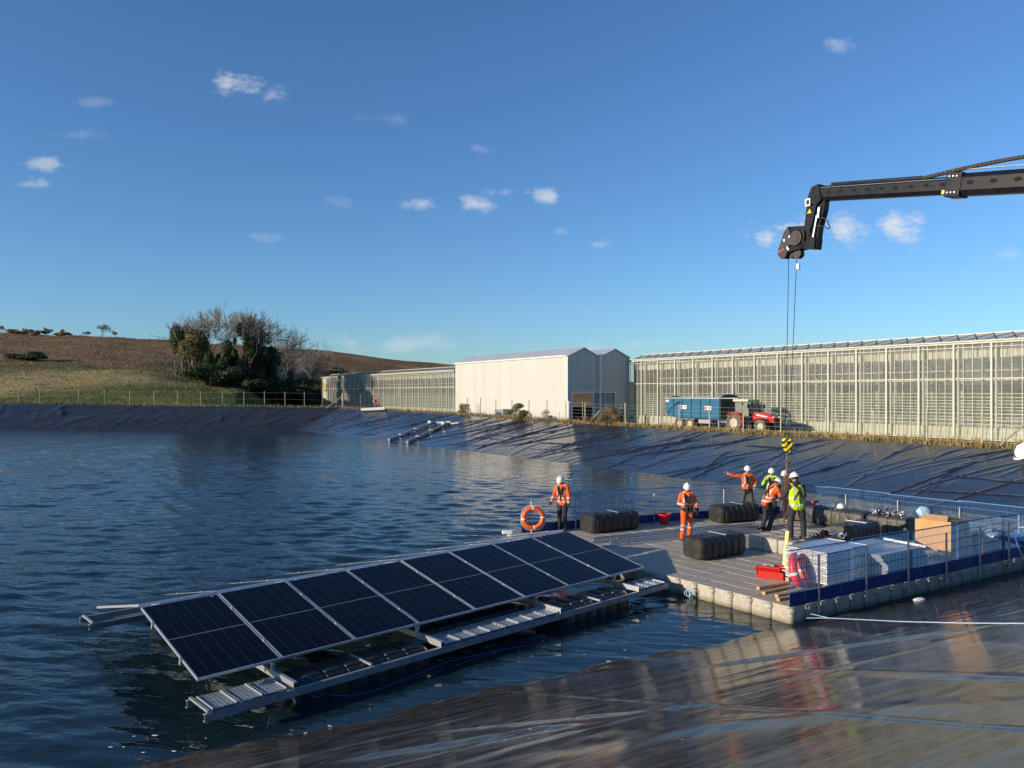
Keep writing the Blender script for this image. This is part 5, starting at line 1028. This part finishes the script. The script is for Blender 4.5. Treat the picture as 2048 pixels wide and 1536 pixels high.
# clutter on the float tanks
def on_row(row, f, z=0, side=0): A, B_ = row; p = A + (B_ - A) * f; u = (B_ - A) / np.linalg.norm(B_ - A); n_ = np.array([u[1], -u[0]]); p = p + n_ * side; return np.array([p[0], p[1], DZ + .63 + z])
def helmet_mb(R=.135):
    q = MB(); q.revolve((0, 0, 0), [(R * sin(a) if a else .001, R * .98 * cos(a)) for a in np.linspace(0, pi / 2 + .15, 9)], 24); V = q.v[0]; V[:, 1] *= 1.14
    q.revolve((0, 0, 0), [(R * 1.0, -.01), (R * 1.12, -.02), (R * 1.1, -.035), (R * .98, -.03)], 24); V = q.v[1]; V[:, 1] = np.where(V[:, 1] > 0, V[:, 1] * 1.32, V[:, 1] * 1.14)
    q.rbox((0, 0, R * .97), (.022, R * 1.3, .02), .008); return q
for f, lab in ((.38, 'white safety helmet on the far float tank, left of its twin'), (.55, 'white safety helmet on the far float tank, right of its twin')):
    e = empty('safety_helmet', tuple(on_row(rowA, f, .03)), 2.5, lab, 'helmet', 'white helmets left on a float tank'); helmet_mb().build('shell', M['helmet'], e, True); q = MB(); q.cyl((.10, -.09, .04), (.128, -.11, .04), .02, n=8); q.build('ear_clip', M['strap'], e)
e = empty('cordless_drill', tuple(on_row(rowA, .1, .05)), .6, 'red and black power tool lying on the far float tank', 'power tool'); q = MB(); q.rbox((0, 0, .05), (.28, .09, .1), .03); q.build('body', M['red'], e, True); q = MB(); q.rbox((-.08, 0, -.0), (.1, .1, .08), .02); q.cyl((.13, 0, .05), (.24, 0, .05), .02); q.build('battery', M['strap'], e)
def clutter(name, loc, label, m, n, R, seed, cat='fittings', grp=None):
    r = random.Random(seed); e = empty(name, tuple(loc), r.uniform(0, 3), label, cat, grp); q = MB()
    for k in range(n):
        c = (r.uniform(-R, R), r.uniform(-R * .5, R * .5), r.uniform(.01, .10)); t_ = r.random()
        if t_ < .45: q.torus(c, r.uniform(.04, .08), .014, 14, 5, R3(r.uniform(0, 3), r.uniform(0, 1.5), r.uniform(0, 1.5)))
        elif t_ < .75: q.rbox(c, (r.uniform(.06, .16), .05, .05), .012, R3(r.uniform(0, 3), r.uniform(-.4, .4)))
        else: q.cyl(c, np.array(c) + (r.uniform(-.15, .15), r.uniform(-.1, .1), r.uniform(0, .08)), .016, n=6)
    q.build('pieces', m, e)
clutter('clamp_heap', on_row(rowB, .12), 'small heap of steel clamps at the left end of the near float tank', M['alu'], 16, .25, 1, grp='fittings on the float tanks'); clutter('clamp_heap', on_row(rowB, .38), 'heap of dark and shiny clamps in the middle of the near float tank', M['alu'], 24, .3, 2, grp='fittings on the float tanks')
clutter('strap_heap', on_row(rowB, .25), 'dark strap bundle between the clamp heaps', M['strap'], 20, .4, 3, grp='fittings on the float tanks'); clutter('strap_heap', (8.9, 22.0, DZ + .4), 'tangled black straps on the raised cubes behind the tall panel stack', M['strap'], 26, .3, 4, grp='fittings on the float tanks'); clutter('clamp_heap', (9.4, 22.2, DZ + .4), 'few bright clamps on the right end of the raised cubes', M['alu'], 9, .25, 5, grp='fittings on the float tanks')
clutter('strap_heap', P(1515, 1060, DZ), 'dark chain slings lying at the feet of the bending man', M['hub'], 18, .3, 6, grp='fittings on the float tanks')
clutter('clamp_heap', P(1985, 1072, DZ + .66), 'shiny fittings on the float tank beside the cardboard', M['alu'], 14, .22, 7, grp='fittings on the float tanks')
q = MB(); q.ell((0, 0, .16), (.24, .17, .2), 14, 10); q.v[0] = q.v[0] * (1 + .18 * rng.random((len(q.v[0]), 1))); q.tube([(.15, .05, .3), (.3, .05, .28), (.36, 0, .15), (.3, -.02, .0)], .03, 6); o = q.build('plastic_bag', M['bag_blue'], None, True, tuple(on_row(rowB, .78, -.02))); tag(o, 'crumpled light blue plastic bag on the near float tank', 'bag')
for i, (px, py, r, lab) in enumerate([(1799, 1062, .17, 'leftmost with a brown lid'), (1821, 1066, .13, 'second smallest'), (1832, 1070, .13, 'third'), (1853, 1071, .24, 'widest at the right')]):
    p = P(px, py, DZ); e = empty('black_pot', (p[0], p[1], DZ), 0, f'low black pot by the near float tank, {lab}', 'pot', 'black pots on the platform'); q = MB(); q.revolve((0, 0, 0), [(.01, 0), (r * .82, 0), (r * .9, .04), (r, .2), (r * 1.04, .21), (r * 1.04, .23), (r * .93, .23), (r * .85, .16), (.01, .15)], 20); q.build('body', M['strap'], e, 'auto')
    if i == 0: q = MB(); q.rbox((0, 0, .25), (.26, .2, .03), .01); q.build('lid', M['card'], e)
p = P(1850, 1058, DZ + .25); clutter('cable_tangle', p, 'white cable tangle in the wide black pot', M['white_metal'], 12, .12, 9, 'cable')
e = empty('safety_bracket', tuple(P(1015, 1066, .36)), 0, 'white plastic block at the far left corner of the platform', 'block'); q = MB(); q.rbox((0, 0, .03), (.35, .2, .12), .03); q.build('body', M['white_metal'], e)
p = P(1838, 1201, .05); e = empty('plastic_scrap', tuple(p), .3, 'white plastic scrap caught between platform and lining', 'litter'); q = MB(); q.ell((0, 0, .02), (.16, .08, .04), 10, 6); q.v[0] *= (1 + .3 * rng.random((len(q.v[0]), 1))); q.build('sheet', M['white_metal'], e)
for i in range(26):      # foam flecks on the sheltered water
    px, py = rng.uniform(170, 700), rng.uniform(1440, 1520)
    if i > 14: px, py = rng.uniform(1000, 1480), rng.uniform(1230, 1330)
    p = P(px, py, .008); s_ = abs(rng.normal(0, .012)) + .008; a = np.arange(9) * 2 * pi / 9; rr_ = s_ * rng.uniform(.5, 1.4, 9)
    q = MB(); q.add([(0, 0, .006)] + [(rr_[k] * 1.6 * cos(a[k]), rr_[k] * sin(a[k]), 0) for k in range(9)], [(0, k + 1, (k + 1) % 9 + 1) for k in range(9)]); o = q.build('foam_fleck', M['paper'], None, True, tuple(p)); tag(o, 'tiny white foam fleck floating near the lining', 'foam', 'foam flecks on the water')
# ---------------------------------------------------------------- people: local +y is where the person faces, +x the person's right
def remesh(o, vs, sm=2):
    r = o.modifiers.new('remesh', 'REMESH'); r.mode = 'VOXEL'; r.voxel_size = vs; r.use_smooth_shade = True
    s = o.modifiers.new('smooth', 'SMOOTH'); s.factor = .6; s.iterations = sm
def nv(v): v = np.array(v, float); return v / np.linalg.norm(v)
def person(loc, yaw, label, jacket, trousers, boots, lean=0, head=(0, 0), armL=((0, 0, -1), (0, .2, -1)), armR=((0, 0, -1), (0, .2, -1)), legL=((0, .05, -1), (0, -.03, -1)), legR=((0, .05, -1), (0, -.03, -1)), s=1.0, glove=None, vest=None, harness=True, helmet=True, collar=None, stretch=1.0):
    e = empty('person', tuple(loc), yaw, label, 'person'); e.scale = (s * stretch, s * stretch, s)
    up = np.array([0, sin(lean), cos(lean)]); fw = np.array([0, cos(lean), -sin(lean)]); X = np.array([1., 0, 0])
    def leg(sx, l): h = np.array([sx * .095, 0, .90]); k = h + nv(l[0]) * .43; a = k + nv(l[1]) * .41; return h, k, a
    LL, LR = leg(-1, legL), leg(1, legR); low = min(LL[2][2], LR[2][2]) - .085; dz = np.array([0, 0, -low]); LL = [q + dz for q in LL]; LR = [q + dz for q in LR]
    pel = np.array([0, 0, .95]) + dz; ch = pel + up * .36; sh = pel + up * .50; nk = pel + up * .57; hup = nv(up * .6 + np.array([head[1], sin(head[0]), cos(head[0])]) * .8); hc = nk + hup * .145 + fw * .02; hf = nv(np.cross(np.cross(hup, fw + np.array([0, 0, 0])), hup)); hr = np.cross(hf, hup)
    def arm(sx, a_): s0 = sh + X * sx * .175 - up * .015; el = s0 + nv(a_[0]) * .29; wr = el + nv(a_[1]) * .25; return s0, el, wr
    AL, AR = arm(-1, armL), arm(1, armR)
    b = MB(); b.cap(nk - up * .05, .06, nk + hup * .05, .055); HR = np.array([hr, hf, hup]).T
    b.ell(hc, (.075, .093, .115), 16, 12, HR); b.ell(hc + hf * .03 - hup * .06, (.055, .06, .055), 12, 8, HR); b.cap(hc + hf * .085 + hup * .01, .010, hc + hf * .103 - hup * .022, .016, 8)
    for sx in (-1, 1): b.ell(hc + hr * sx * .076 - hup * .005, (.012, .02, .03), 8, 6, HR)
    b.cap(pel - up * .02, .12, ch, .125); b.cap(ch - X * .09, .10, ch + X * .09, .10)
    for sx, A in ((-1, AL), (1, AR)): b.cap(ch + X * sx * .1, .07, A[0], .06); b.cap(A[0], .05, A[1], .042); b.cap(A[1], .042, A[2], .028)
    for L_ in (LL, LR): b.cap(pel, .1, L_[0], .085); b.cap(L_[0], .08, L_[1], .055); b.cap(L_[1], .052, L_[2], .038); b.cap(L_[2], .04, L_[2] + (0, .12, -.05), .032)
    def hand(mb, sx, A, g=0.):
        d = nv(A[2] - A[1]); side = nv(np.cross(d, (sx * .2, 1, .1))); nrm = np.cross(side, d); c0 = A[2] + d * .05
        mb.cap(A[2] - d * .02, .027 + g, A[2] + d * .02, .028 + g, 8)
        for q_ in (-.022, 0, .022): mb.cap(A[2] + d * .02 + side * q_, .017 + g, A[2] + d * .085 + side * q_, .015 + g, 8)
        for q_, ln in ((-.033, .058), (-.011, .07), (.011, .066), (.033, .05)):
            k0 = A[2] + d * .085 + side * q_; k1 = k0 + nv(d + nrm * .45) * ln * .55; k2 = k1 + nv(d * .6 + nrm * .9) * ln * .5; mb.cap(k0, .0095 + g, k1, .0088 + g, 7); mb.cap(k1, .0088 + g, k2, .0078 + g, 7)
        t0_ = A[2] + d * .03 + side * .03 * 1; t1_ = t0_ + nv(side * .9 + d * .6 + nrm * .3) * .04; t2_ = t1_ + nv(side * .3 + d * .9 + nrm * .5) * .03; mb.cap(t0_, .012 + g, t1_, .0105 + g, 7); mb.cap(t1_, .0105 + g, t2_, .009 + g, 7)
    for sx, A in ((-1, AL), (1, AR)): hand(b, sx, A)
    o = b.build('body', M['skin'], e); remesh(o, .009, 1)
    if glove:
        for sx, A in ((-1, AL), (1, AR)): q = MB(); hand(q, sx, A, .005); o = q.build('glove', M[glove], e); remesh(o, .007, 1)
    q = MB()
    for sx in (-1, 1): q.ell(hc + hf * .085 + hr * sx * .03 + hup * .012, (.011, .009, .007), 8, 6, HR)
    q.build('eyes', M['eye'], e)
    q = MB(); q.ell(hc - hf * .012 + hup * .012, (.083, .092, .108), 14, 10, HR); V = q.v[0]; rel = (V - hc) @ HR; rel[:, 1] = np.minimum(rel[:, 1], .045 - .5 * np.maximum(-rel[:, 2], 0)); q.v[0] = hc + rel @ HR.T; q.build('hair', M['hair'], e, True)
    j = MB(); hem = pel - up * .04; j.cap(hem - X * .06, .125, ch - X * .065, .135); j.cap(hem + X * .06, .125, ch + X * .065, .135); j.cap(ch - X * .10 + up * .05, .11, ch + X * .10 + up * .05, .11); j.cap(hem + up * .06, .14, ch, .145); j.cap(sh - X * .13 + up * .0, .075, nk - up * .02, .08); j.cap(sh + X * .13, .075, nk - up * .02, .08)
    for sx, A in ((-1, AL), (1, AR)): j.cap(ch + X * sx * .11 + up * .09, .085, A[0], .070); j.cap(A[0], .072, A[1], .060); j.cap(A[1], .060, A[2] - nv(A[2] - A[1]) * .03, .052)
    j.cap(nk - up * .07, .085, nk + up * .0 - fw * .02, .078)
    o = j.build('jacket', M[jacket], e); remesh(o, .014, 3)
    t_ = MB(); t_.cap(pel - X * .06 + up * .02, .122, pel + X * .06 + up * .02, .122)
    for L_ in (LL, LR): t_.cap(pel + (L_[0] - pel) * .6, .12, L_[0], .105); t_.cap(L_[0], .105, L_[1], .078); t_.cap(L_[1], .078, L_[2] + (0, 0, .03), .072); t_.ell(L_[2] + (0, 0, .05), (.08, .085, .05), 10, 8)
    o = t_.build('trousers', M[trousers], e); remesh(o, .014, 3)
    for L_ in (LL, LR): q = MB(); q.cap(L_[2] + (0, 0, .05), .056, L_[2] + (0, .0, -.02), .055); q.cap(L_[2] + (0, -.03, -.045), .040, L_[2] + (0, .15, -.05), .036); q.cap(L_[2] + (.012, .05, -.045), .042, L_[2] + (.012, .13, -.05), .038); q.cap(L_[2] + (-.012, .05, -.045), .042, L_[2] + (-.012, .13, -.05), .038); o = q.build('boot', M[boots], e); remesh(o, .012, 1)
    if helmet:
        q = helmet_mb(.118); V_ = [np.array(v) for v in q.v]; q.v = [(v @ HR.T) + hc + hup * .035 for v in V_]; h_ = q.build('helmet', M['helmet'], e, True); q = MB()
        for sx in (-1, 1): q.cyl(hc + hr * sx * .116 + hup * .055 - hf * .01, hc + hr * sx * .125 + hup * .055 - hf * .01, .014, n=8); q.tube([hc + hr * sx * .112 + hup * .02, hc + hr * sx * .085 - hup * .07 + hf * .02, hc - hup * .115 + hf * .06], .006, 5)
        q.build('chin_strap', M['strap'], h_)
    if vest:
        v_ = MB(); v_.cap(hem - X * .06 - up * .02, .137, ch - X * .065, .147); v_.cap(hem + X * .06 - up * .02, .137, ch + X * .065, .147); v_.cap(hem - up * .0, .150, ch, .156); v_.cap(ch - X * .09 + up * .06, .112, ch + X * .09 + up * .06, .112); v_.cap(sh - X * .12, .082, sh + X * .12, .082); o = v_.build('vest', M[vest], e); remesh(o, .014, 3)
    if harness:
        q = MB(); dpt = .158 if not vest else .168
        for sg, f_ in ((1, fw), (-1, -fw)):
            cpt = ch + f_ * (dpt + .006) + up * .02
            for sx in (-1, 1): q.tube([sh + X * sx * .09 + up * .075, ch + X * sx * .095 + f_ * (dpt - .02) + up * .12, cpt, pel + X * sx * .14 + f_ * (dpt - .045) + up * .12], .017, 6)
            q.tube([cpt, pel + f_ * (dpt - .005) + up * .02], .015, 6)
        o = q.build('harness', M['strap'], e)
        if not vest: q = MB(); q.cap(ch - X * .075 + fw * .15 + up * .10, .035, ch - X * .05 + fw * .155 - up * .08, .032); q.cap(ch + X * .075 + fw * .15 + up * .10, .035, ch + X * .05 + fw * .155 - up * .08, .032); q.build('life_jacket', M['strap'], e, True)
    return e
D = lambda px, py, z=DZ: P(px, py, z)
person(D(1125, 1062), radians(150), 'person in orange jacket and black trousers, bowing their head beside the lifebuoy', 'hv_orange', 'black_cloth', 'boot', .06, (.75, .12), ((-.25, .05, -1), (-.05, .15, -1)), ((.35, .15, -1), (.15, .45, -.8)), s=1.0, glove='strap')
person(D(1374, 1079), radians(172), 'person in full orange suit walking across the platform behind a float tank', 'hv_orange_navy', 'hv_trouser', 'boot', .1, (.45, 0), ((-.35, -.1, -1), (-.1, .35, -1)), ((.3, .1, -1), (-.75, .75, -.25)), ((-.05, -.30, -1), (.05, -.42, -1)), ((.08, .50, -1), (.1, .05, -1)), s=.99, glove='strap')
person(np.array([8.6, 28.15, DZ]), radians(178), 'person in orange jacket and brown trousers stretching one arm out sideways', 'hv_orange_navy', 'brown_cloth', 'boot', 0, (.15, 0), ((-.45, .1, -.9), (.35, .65, -.35)), ((.95, .1, .02), (.95, .05, .35)), ((-.2, 0, -1), (-.05, 0, -1)), ((.2, 0, -1), (.05, 0, -1)), s=1.02, glove='glove')
person(np.array([9.42, 27.9, DZ]), radians(155), 'person in yellow jacket raising a hand to the face, behind the bending man', 'hv_yellow', 'black_cloth', 'boot_tan', .05, (.35, 0), ((-.5, .25, -1), (.35, .9, .1)), ((.45, .45, -.8), (-.5, .5, .95)), s=.99)
person(D(1534, 1061), radians(-72), 'person in orange jacket and black trousers bending towards the chains', 'hv_orange', 'black_cloth', 'boot', .52, (.7, .1), ((-.1, .45, -1), (.1, .95, -.35)), ((.1, .4, -1), (-.1, .95, -.3)), ((-.08, .12, -1), (0, -.28, -1)), ((.08, .25, -1), (0, -.3, -1)), s=1.0, stretch=1.08)
person(np.array([9.72, 27.2, DZ]), radians(120), 'person in dark jacket mostly hidden behind the hanging chains', 'black_cloth', 'black_cloth', 'boot_tan', .1, (.3, 0), ((-.3, .4, -1), (.2, .9, 0)), ((.3, .4, -1), (-.2, .9, .0)), s=.98, harness=False)
person(np.array([8.0, 21.62, DZ + .4]), radians(8), 'person in yellow vest and black sleeves seen from behind on the raised cubes', 'black_cloth', 'black_cloth', 'boot', .12, (.45, 0), ((-.45, .1, -1), (-.1, .9, -.5)), ((.25, .1, -1), (-.15, .8, -.7)), ((-.18, .03, -1), (.0, -.04, -1)), ((.2, .03, -1), (.0, -.04, -1)), s=1.03, vest='hv_vest', stretch=1.06)
p = shed_pt(1243, -1.5) if False else None
x_ = (1243 - 1024) / F * 84; person(np.array([x_, 84, gz(x_, 84)]), radians(150), 'distant person in dark clothes standing by the white shed doorway', 'navy_cloth', 'black_cloth', 'boot', 0, (.1, 0), s=1.05, harness=False, helmet=False)
px_, d_ = 2085, 10.8; x_ = (px_ - 1024) / F * d_; zg = .3 * ((x_ - N0[0]) * nN[0] + (d_ - N0[1]) * nN[1])
person(np.array([x_ + .12, d_, CZ - d_ * (887 - HZ) / F - 1.86]), radians(90), 'person in black leaning in at the right edge of the photo, white helmet showing', 'black_cloth', 'black_cloth', 'boot', .42, (.55, 0), ((-.1, -.3, -1), (0, -.1, -1)), ((.1, -.3, -1), (0, -.1, -1)), s=1.06, harness=False)

xs_, zf_ = x_ + .36, CZ - d_ * (887 - HZ) / F - 1.86
e = empty('work_step', (xs_, d_, zf_ - .02), .3, 'folding step platform under the person in black at the right edge', 'step'); q = MB(); q.box((0, 0, -.0), (.5, .6, .04)); q.build('top_board', M['wood'], e)
for sx in (-.2, .2):
    for sy in (-.25, .25): q = MB(); q.bar((sx, sy, -.02), (sx * 1.1, sy * 1.1, -1.0), .05, .05); q.build('leg', M['alu'], e)

# ---------------------------------------------------------------- crane arm, local x along the boom (to the right and nearer), z up
ck = np.array([(1640 - 1024) / F * 25, 25., CZ + 25 * (HZ - 388) / F]); bd = nv((3.22, -5.0, -.97)); eh = nv((bd[0], bd[1], 0)); cyaw = atan2(eh[1], eh[0])
e = empty('crane_arm', tuple(ck), cyaw, 'black hydraulic crane arm reaching in over the platform from the right', 'crane')
lp = lambda px, py: ((px - 1640) / 54., (388 - py) / 61.6)
sl = bd[2] / sqrt(bd[0] ** 2 + bd[1] ** 2); rotb = R3(0, atan2(-bd[2], sqrt(bd[0] ** 2 + bd[1] ** 2)))
def boomsec(nm, x0, x1, h, w, m='black_steel', holes=0, hx=None):
    q = MB(); c = rotb @ np.array([(x0 + x1) / 2, 0, 0]); pr = [(-w / 2, h * .28), (-w * .30, h / 2), (w * .30, h / 2), (w / 2, h * .28), (w / 2, -h * .28), (w * .3, -h / 2), (-w * .3, -h / 2), (-w / 2, -h * .28)]
    V = [(x, y, z) for x in (x0, x1) for y, z in pr]; n = 8; q.add(np.array(V) @ rotb.T, [(i, (i + 1) % n, n + (i + 1) % n, n + i) for i in range(n)] + [tuple(range(n))[::-1], tuple(range(n, 2 * n))]); o = q.build(nm, M[m], e)
    return o
M['hole'] = mat('painted_hole_shade', (.004, .004, .006), .9)  # near-black discs on the boom side, painted shade of the open holes
b1 = boomsec('inner_boom', .1, 5.4, .47, .34); b2 = boomsec('outer_boom', 4.35, 13, .60, .44)
for k in range(9):
    q = MB(); c = rotb @ np.array([.42 + k * .455, -.171, .02]); a = np.arange(14) * 2 * pi / 14; V = [c + rotb @ np.array([.085 * cos(t_), 0, .05 * sin(t_)]) for t_ in a]; q.add(V + [v + np.array([0, -.006, 0]) for v in V], [tuple(range(14, 28))] + [(i, (i + 1) % 14, 14 + (i + 1) % 14, 14 + i) for i in range(14)]); q.build('hole_shade', M['hole'], b1)
q = MB()
for k in range(5):
    q = MB(); c = rotb @ np.array([4.85 + k * .6, -.221, .03]); a = np.arange(14) * 2 * pi / 14; V = [c + rotb @ np.array([.10 * cos(t_), 0, .06 * sin(t_)]) for t_ in a]; q.add(V + [v + np.array([0, -.006, 0]) for v in V], [tuple(range(14, 28))] + [(i, (i + 1) % 14, 14 + (i + 1) % 14, 14 + i) for i in range(14)]); q.build('hole_shade', M['hole'], b2)
M['rod'] = M['alu']
def bbox_(c, d, nm, m, par=None): q = MB(); q.rbox(rotb @ np.array(c), d, .02, rotb); return q.build(nm, M[m], par or e)
bbox_((4.4, 0, 0), (.42, .50, .66), 'boom_collar', 'black_steel'); bbox_((4.15, -.2, -.2), (.10, .06, .12), 'marker', 'yellow'); bbox_((1.9, -.0, .28), (3.0, .14, .10), 'top_housing', 'black_steel'); bbox_((2.3, -.176, .17), (4.4, .02, .02), 'edge_strip', 'beam'); bbox_((6.6, 0, .42), (4.2, .06, .03), 'chain_rail', 'alu'); bbox_((8.2, 0, .36), (.3, .1, .15), 'rail_bracket', 'black_steel')
for xx in (4.28, 4.38, 4.48):
    for zz in (.22, -.22): q = MB(); q.cyl(rotb @ np.array([xx, -.25, zz]), rotb @ np.array([xx, -.265, zz]), .02, n=8); q.build('bolt', M['alu'], e)
pts = []
for t_ in np.linspace(0, 1, 40):
    x = 3.3 + t_ * 4.4; z = .25 + .42 * np.sin(min(t_ * 1.15, 1) * pi / 2); 
    pts.append((x, 0, z))
for a in np.linspace(pi / 2, -.6, 8): pts.append((7.7 + .25 * cos(a), 0, .45 + .22 * sin(a)))
q = MB(); pts = np.array(pts) @ rotb.T
for a, b in zip(pts[:-1], pts[1:]): q.bar(a + (b - a) * .06, a + (b - a) * .94, .12, .085)
q.tube(pts, .03, 6); q.build('cable_carrier', M['rubber'], e)
def poly(nm, pp, y0, y1, m): q = MB(); q.prism([lp(*a) for a in pp], y0, y1); return q.build(nm, M[m], e)
poly('knuckle', [(1631, 374), (1645, 371), (1650, 404), (1640, 412), (1624, 402), (1624, 391)], -.22, .22, 'black_steel')
jb = poly('jib', [(1620, 398), (1655, 402), (1652, 425), (1643, 455), (1637, 498), (1604, 491), (1612, 470), (1616, 445)], -.12, .12, 'black_steel'); poly('jib_plate', [(1621, 410), (1640, 413), (1631, 450), (1622, 470), (1616, 448)], -.2, -.15, 'black_steel')
poly('jib_foot', [(1606, 486), (1636, 470), (1638, 478), (1635, 498), (1603, 491)], -.2, .2, 'black_steel')
q = MB(); a, b = lp(1641, 432), lp(1633, 474); q.cyl((a[0], -.17, a[1]), (b[0], -.17, b[1]), .05, n=10); a, b = lp(1645, 418), lp(1643, 438); q.cyl((a[0], -.17, a[1]), (b[0], -.17, b[1]), .055, n=10); q.build('hydraulic_ram', M['chrome'], e)
q = MB(); a = lp(1624, 403); q.rbox((a[0], -.22, a[1]), (.2, .05, .26), .02); q.build('lamp_box', M['white_metal'], e); q = MB(); a = lp(1625, 403); q.box((a[0], -.25, a[1]), (.1, .02, .14)); q.build('lamp_lens', M['strap'], e)
q = MB(); q.prism([lp(1622, 425), lp(1630.5, 425), lp(1627, 416)], -.208, -.202); tsg = q.build('warning_sign', M['yellow_sign'], e); q = MB(); a = lp(1626.3, 421); q.box((a[0], -.210, a[1]), (.012, .003, .06)); q.build('mark', M['strap'], tsg)
poly('winch_housing', [(1583, 443), (1618, 448), (1614, 492), (1590, 494), (1578, 500), (1577, 455)], -.2, .2, 'black_steel'); poly('winch_guard', [(1584, 443), (1575, 453), (1563, 488), (1562, 499), (1569, 507), (1579, 505), (1583, 490), (1592, 470)], -.26, -.18, 'hub')
q = MB(); a = lp(1600, 470); q.cyl((a[0], -.28, a[1]), (a[0], .28, a[1]), .24, n=22); q.cyl((a[0], -.30, a[1]), (a[0], -.27, a[1]), .14, n=16); q.build('winch_drum', M['hub'], e)
for px, py, r in ((1570, 498, .13), (1583, 500, .12), (1596, 500, .16)): q = MB(); a = lp(px, py); q.cyl((a[0], -.1, a[1]), (a[0], .1, a[1]), r, n=20); q.build('sheave', M['hub'], e)
q = MB(); a, b = lp(1565, 493), lp(1577, 488); q.bar((a[0], -.27, a[1]), (b[0], -.27, b[1]), .02, .08); q.build('red_marking', mat('faded_red', (.35, .07, .05), .7), e)
q = MB(); H3 = lambda L_: [(lp(x, y)[0], -.2 + .0 * x, lp(x, y)[1]) for x, y in L_]; q.tube(H3([(1646, 438), (1655, 441), (1662, 447), (1667, 462), (1664, 464), (1655, 457), (1642, 453)]), .018, 6); q.tube(H3([(1609, 449), (1613, 458), (1616, 470), (1612, 480)]), .02, 6); q.tube(H3([(1625, 460), (1627, 465), (1622, 472)]), .018, 6); q.build('hose', M['rubber'], e)
q = MB(); 
for (x, y) in ((1586, 465), (1590, 478), (1582, 487), (1575, 470), (1584, 490)): a = lp(x, y); q.rbox((a[0], -.235, a[1]), (.07, .06, .10), .02)
q.tube(H3([(1577, 478), (1575, 490), (1580, 494)]), .016, 6); q.build('valve_block', M['alu'], e)
q = MB(); a = lp(1595, 527); q.cyl((a[0], 0, a[1] - .07), (a[0], 0, a[1] + .09), .075, n=10); q.build('limit_weight', M['alu'], e)
xb = P(1574, 880, 0); hk = PD(1574, 892, 24.6)
wt1 = ck + np.array([eh[0] * lp(1575, 505)[0], eh[1] * lp(1575, 505)[0], lp(1575, 505)[1]]); wt2 = ck + np.array([eh[0] * lp(1592, 508)[0], eh[1] * lp(1592, 508)[0], lp(1592, 508)[1]])
def wire(a, b, lab): q = MB(); q.cyl((0, 0, 0), np.array(b) - np.array(a), .011, n=6); o = q.build('hoist_cable', M['strap'], None, False, tuple(a)); tag(o, lab, 'cable', 'hoist cables')
wire(wt1, hk + (-.05, 0, .2), 'left one of the two thin hoist cables under the crane arm'); wire(wt2, hk + (.07, 0, .2), 'right one of the two thin hoist cables under the crane arm')
m_, g_, b_ = new_mat('hazard_stripes'); x__, y__, z__ = g_.xyz(g_.coord()); sw = g_.math('GREATER_THAN', g_.math('SINE', g_.math('MULTIPLY', g_.math('SUBTRACT', z__, x__), 32.)), .25); g_.l(g_.mix(sw, (.80, .68, .02), (.02, .02, .02)), b_.inputs['Base Color']); b_.inputs['Roughness'].default_value = .4
e = empty('hook_block', tuple(hk), 0, 'yellow and black striped hook block hanging over the crew', 'hook block'); q = MB(); k_ = 1 / 72.; shp = [(-9, 15), (-4, 18), (4, 18), (9, 14), (10, 6), (8, -4), (4, -13), (-2, -15), (-6, -6), (-10, 5)]
q.prism([(x * k_, y * k_) for x, y in shp], -.10, .10); q.build('housing', m_, e); q = MB(); q.cyl((0, -.115, .12), (0, .115, .10), .045, n=14); q.prism([(x * k_ * .93 + .04, y * k_ * .98) for x, y in shp], -.06, .06); q.build('sheave', M['strap'], e)
q = MB(); q.cyl((0, 0, -.24), (0, 0, -.42), .03, n=8); q.tube([(0, 0, -.40), (.07, 0, -.46), (.08, 0, -.54), (.02, 0, -.60), (-.06, 0, -.57)], [.03, .035, .035, .028, .012], 8); q.build('hook', M['rust'], e)
def chain(name, lab, pts, lk=.06, r=.0075, m='rust'):
    pts = [np.array(p, float) for p in pts]; o0 = pts[0]; q = MB(); k = 0
    for a, b in zip(pts[:-1], pts[1:]):
        L = np.linalg.norm(b - a); d = (b - a) / L; n = max(1, int(L / lk)); u = nv(np.cross(d, (.3, 1, .2))); v_ = np.cross(d, u)
        for i in range(n):
            c = a + (b - a) * (i + .5) / n - o0; w_ = u if k % 2 else v_; k += 1; t_ = np.arange(12) * 2 * pi / 12; q.tube([c + d * cos(x) * lk * .66 + w_ * sin(x) * lk * .36 for x in t_], r, 5, True)
    o = q.build(name, M[m], None, True, tuple(o0)); tag(o, lab, 'chain', 'lifting chains'); return o
hb = hk + np.array([0, 0, -.52]); chain('master_link', 'large oval link hanging from the crane hook', [hb, hb + (0, 0, -.28)], .28, .022)
c0 = hb + (0, 0, -.30); chain('lifting_chain', 'long slack chain from the hook down to the platform by the bending man', [c0 + (-.03, 0, 0), c0 + (-.12, -.1, -.7), P(1566, 1000, 1.1), P(1560, 1038, .8), P(1543, 1062, .40)])
chain('lifting_chain', 'rusty chain doubled up just under the hook', [c0 + (.04, 0, 0), c0 + (.10, 0, -.45), c0 + (.05, 0, -.62)]); chain('lifting_chain', 'chain leg held near the hand of the man in the yellow vest', [c0 + (0, 0, 0), c0 + (.02, -.2, -.9), P(1568, 1045, .9)])
chain('lifting_chain', 'short chain end looped beside the hook', [c0 + (-.06, .03, 0), c0 + (-.09, .02, -.35)])
print('objects', len(bpy.data.objects))
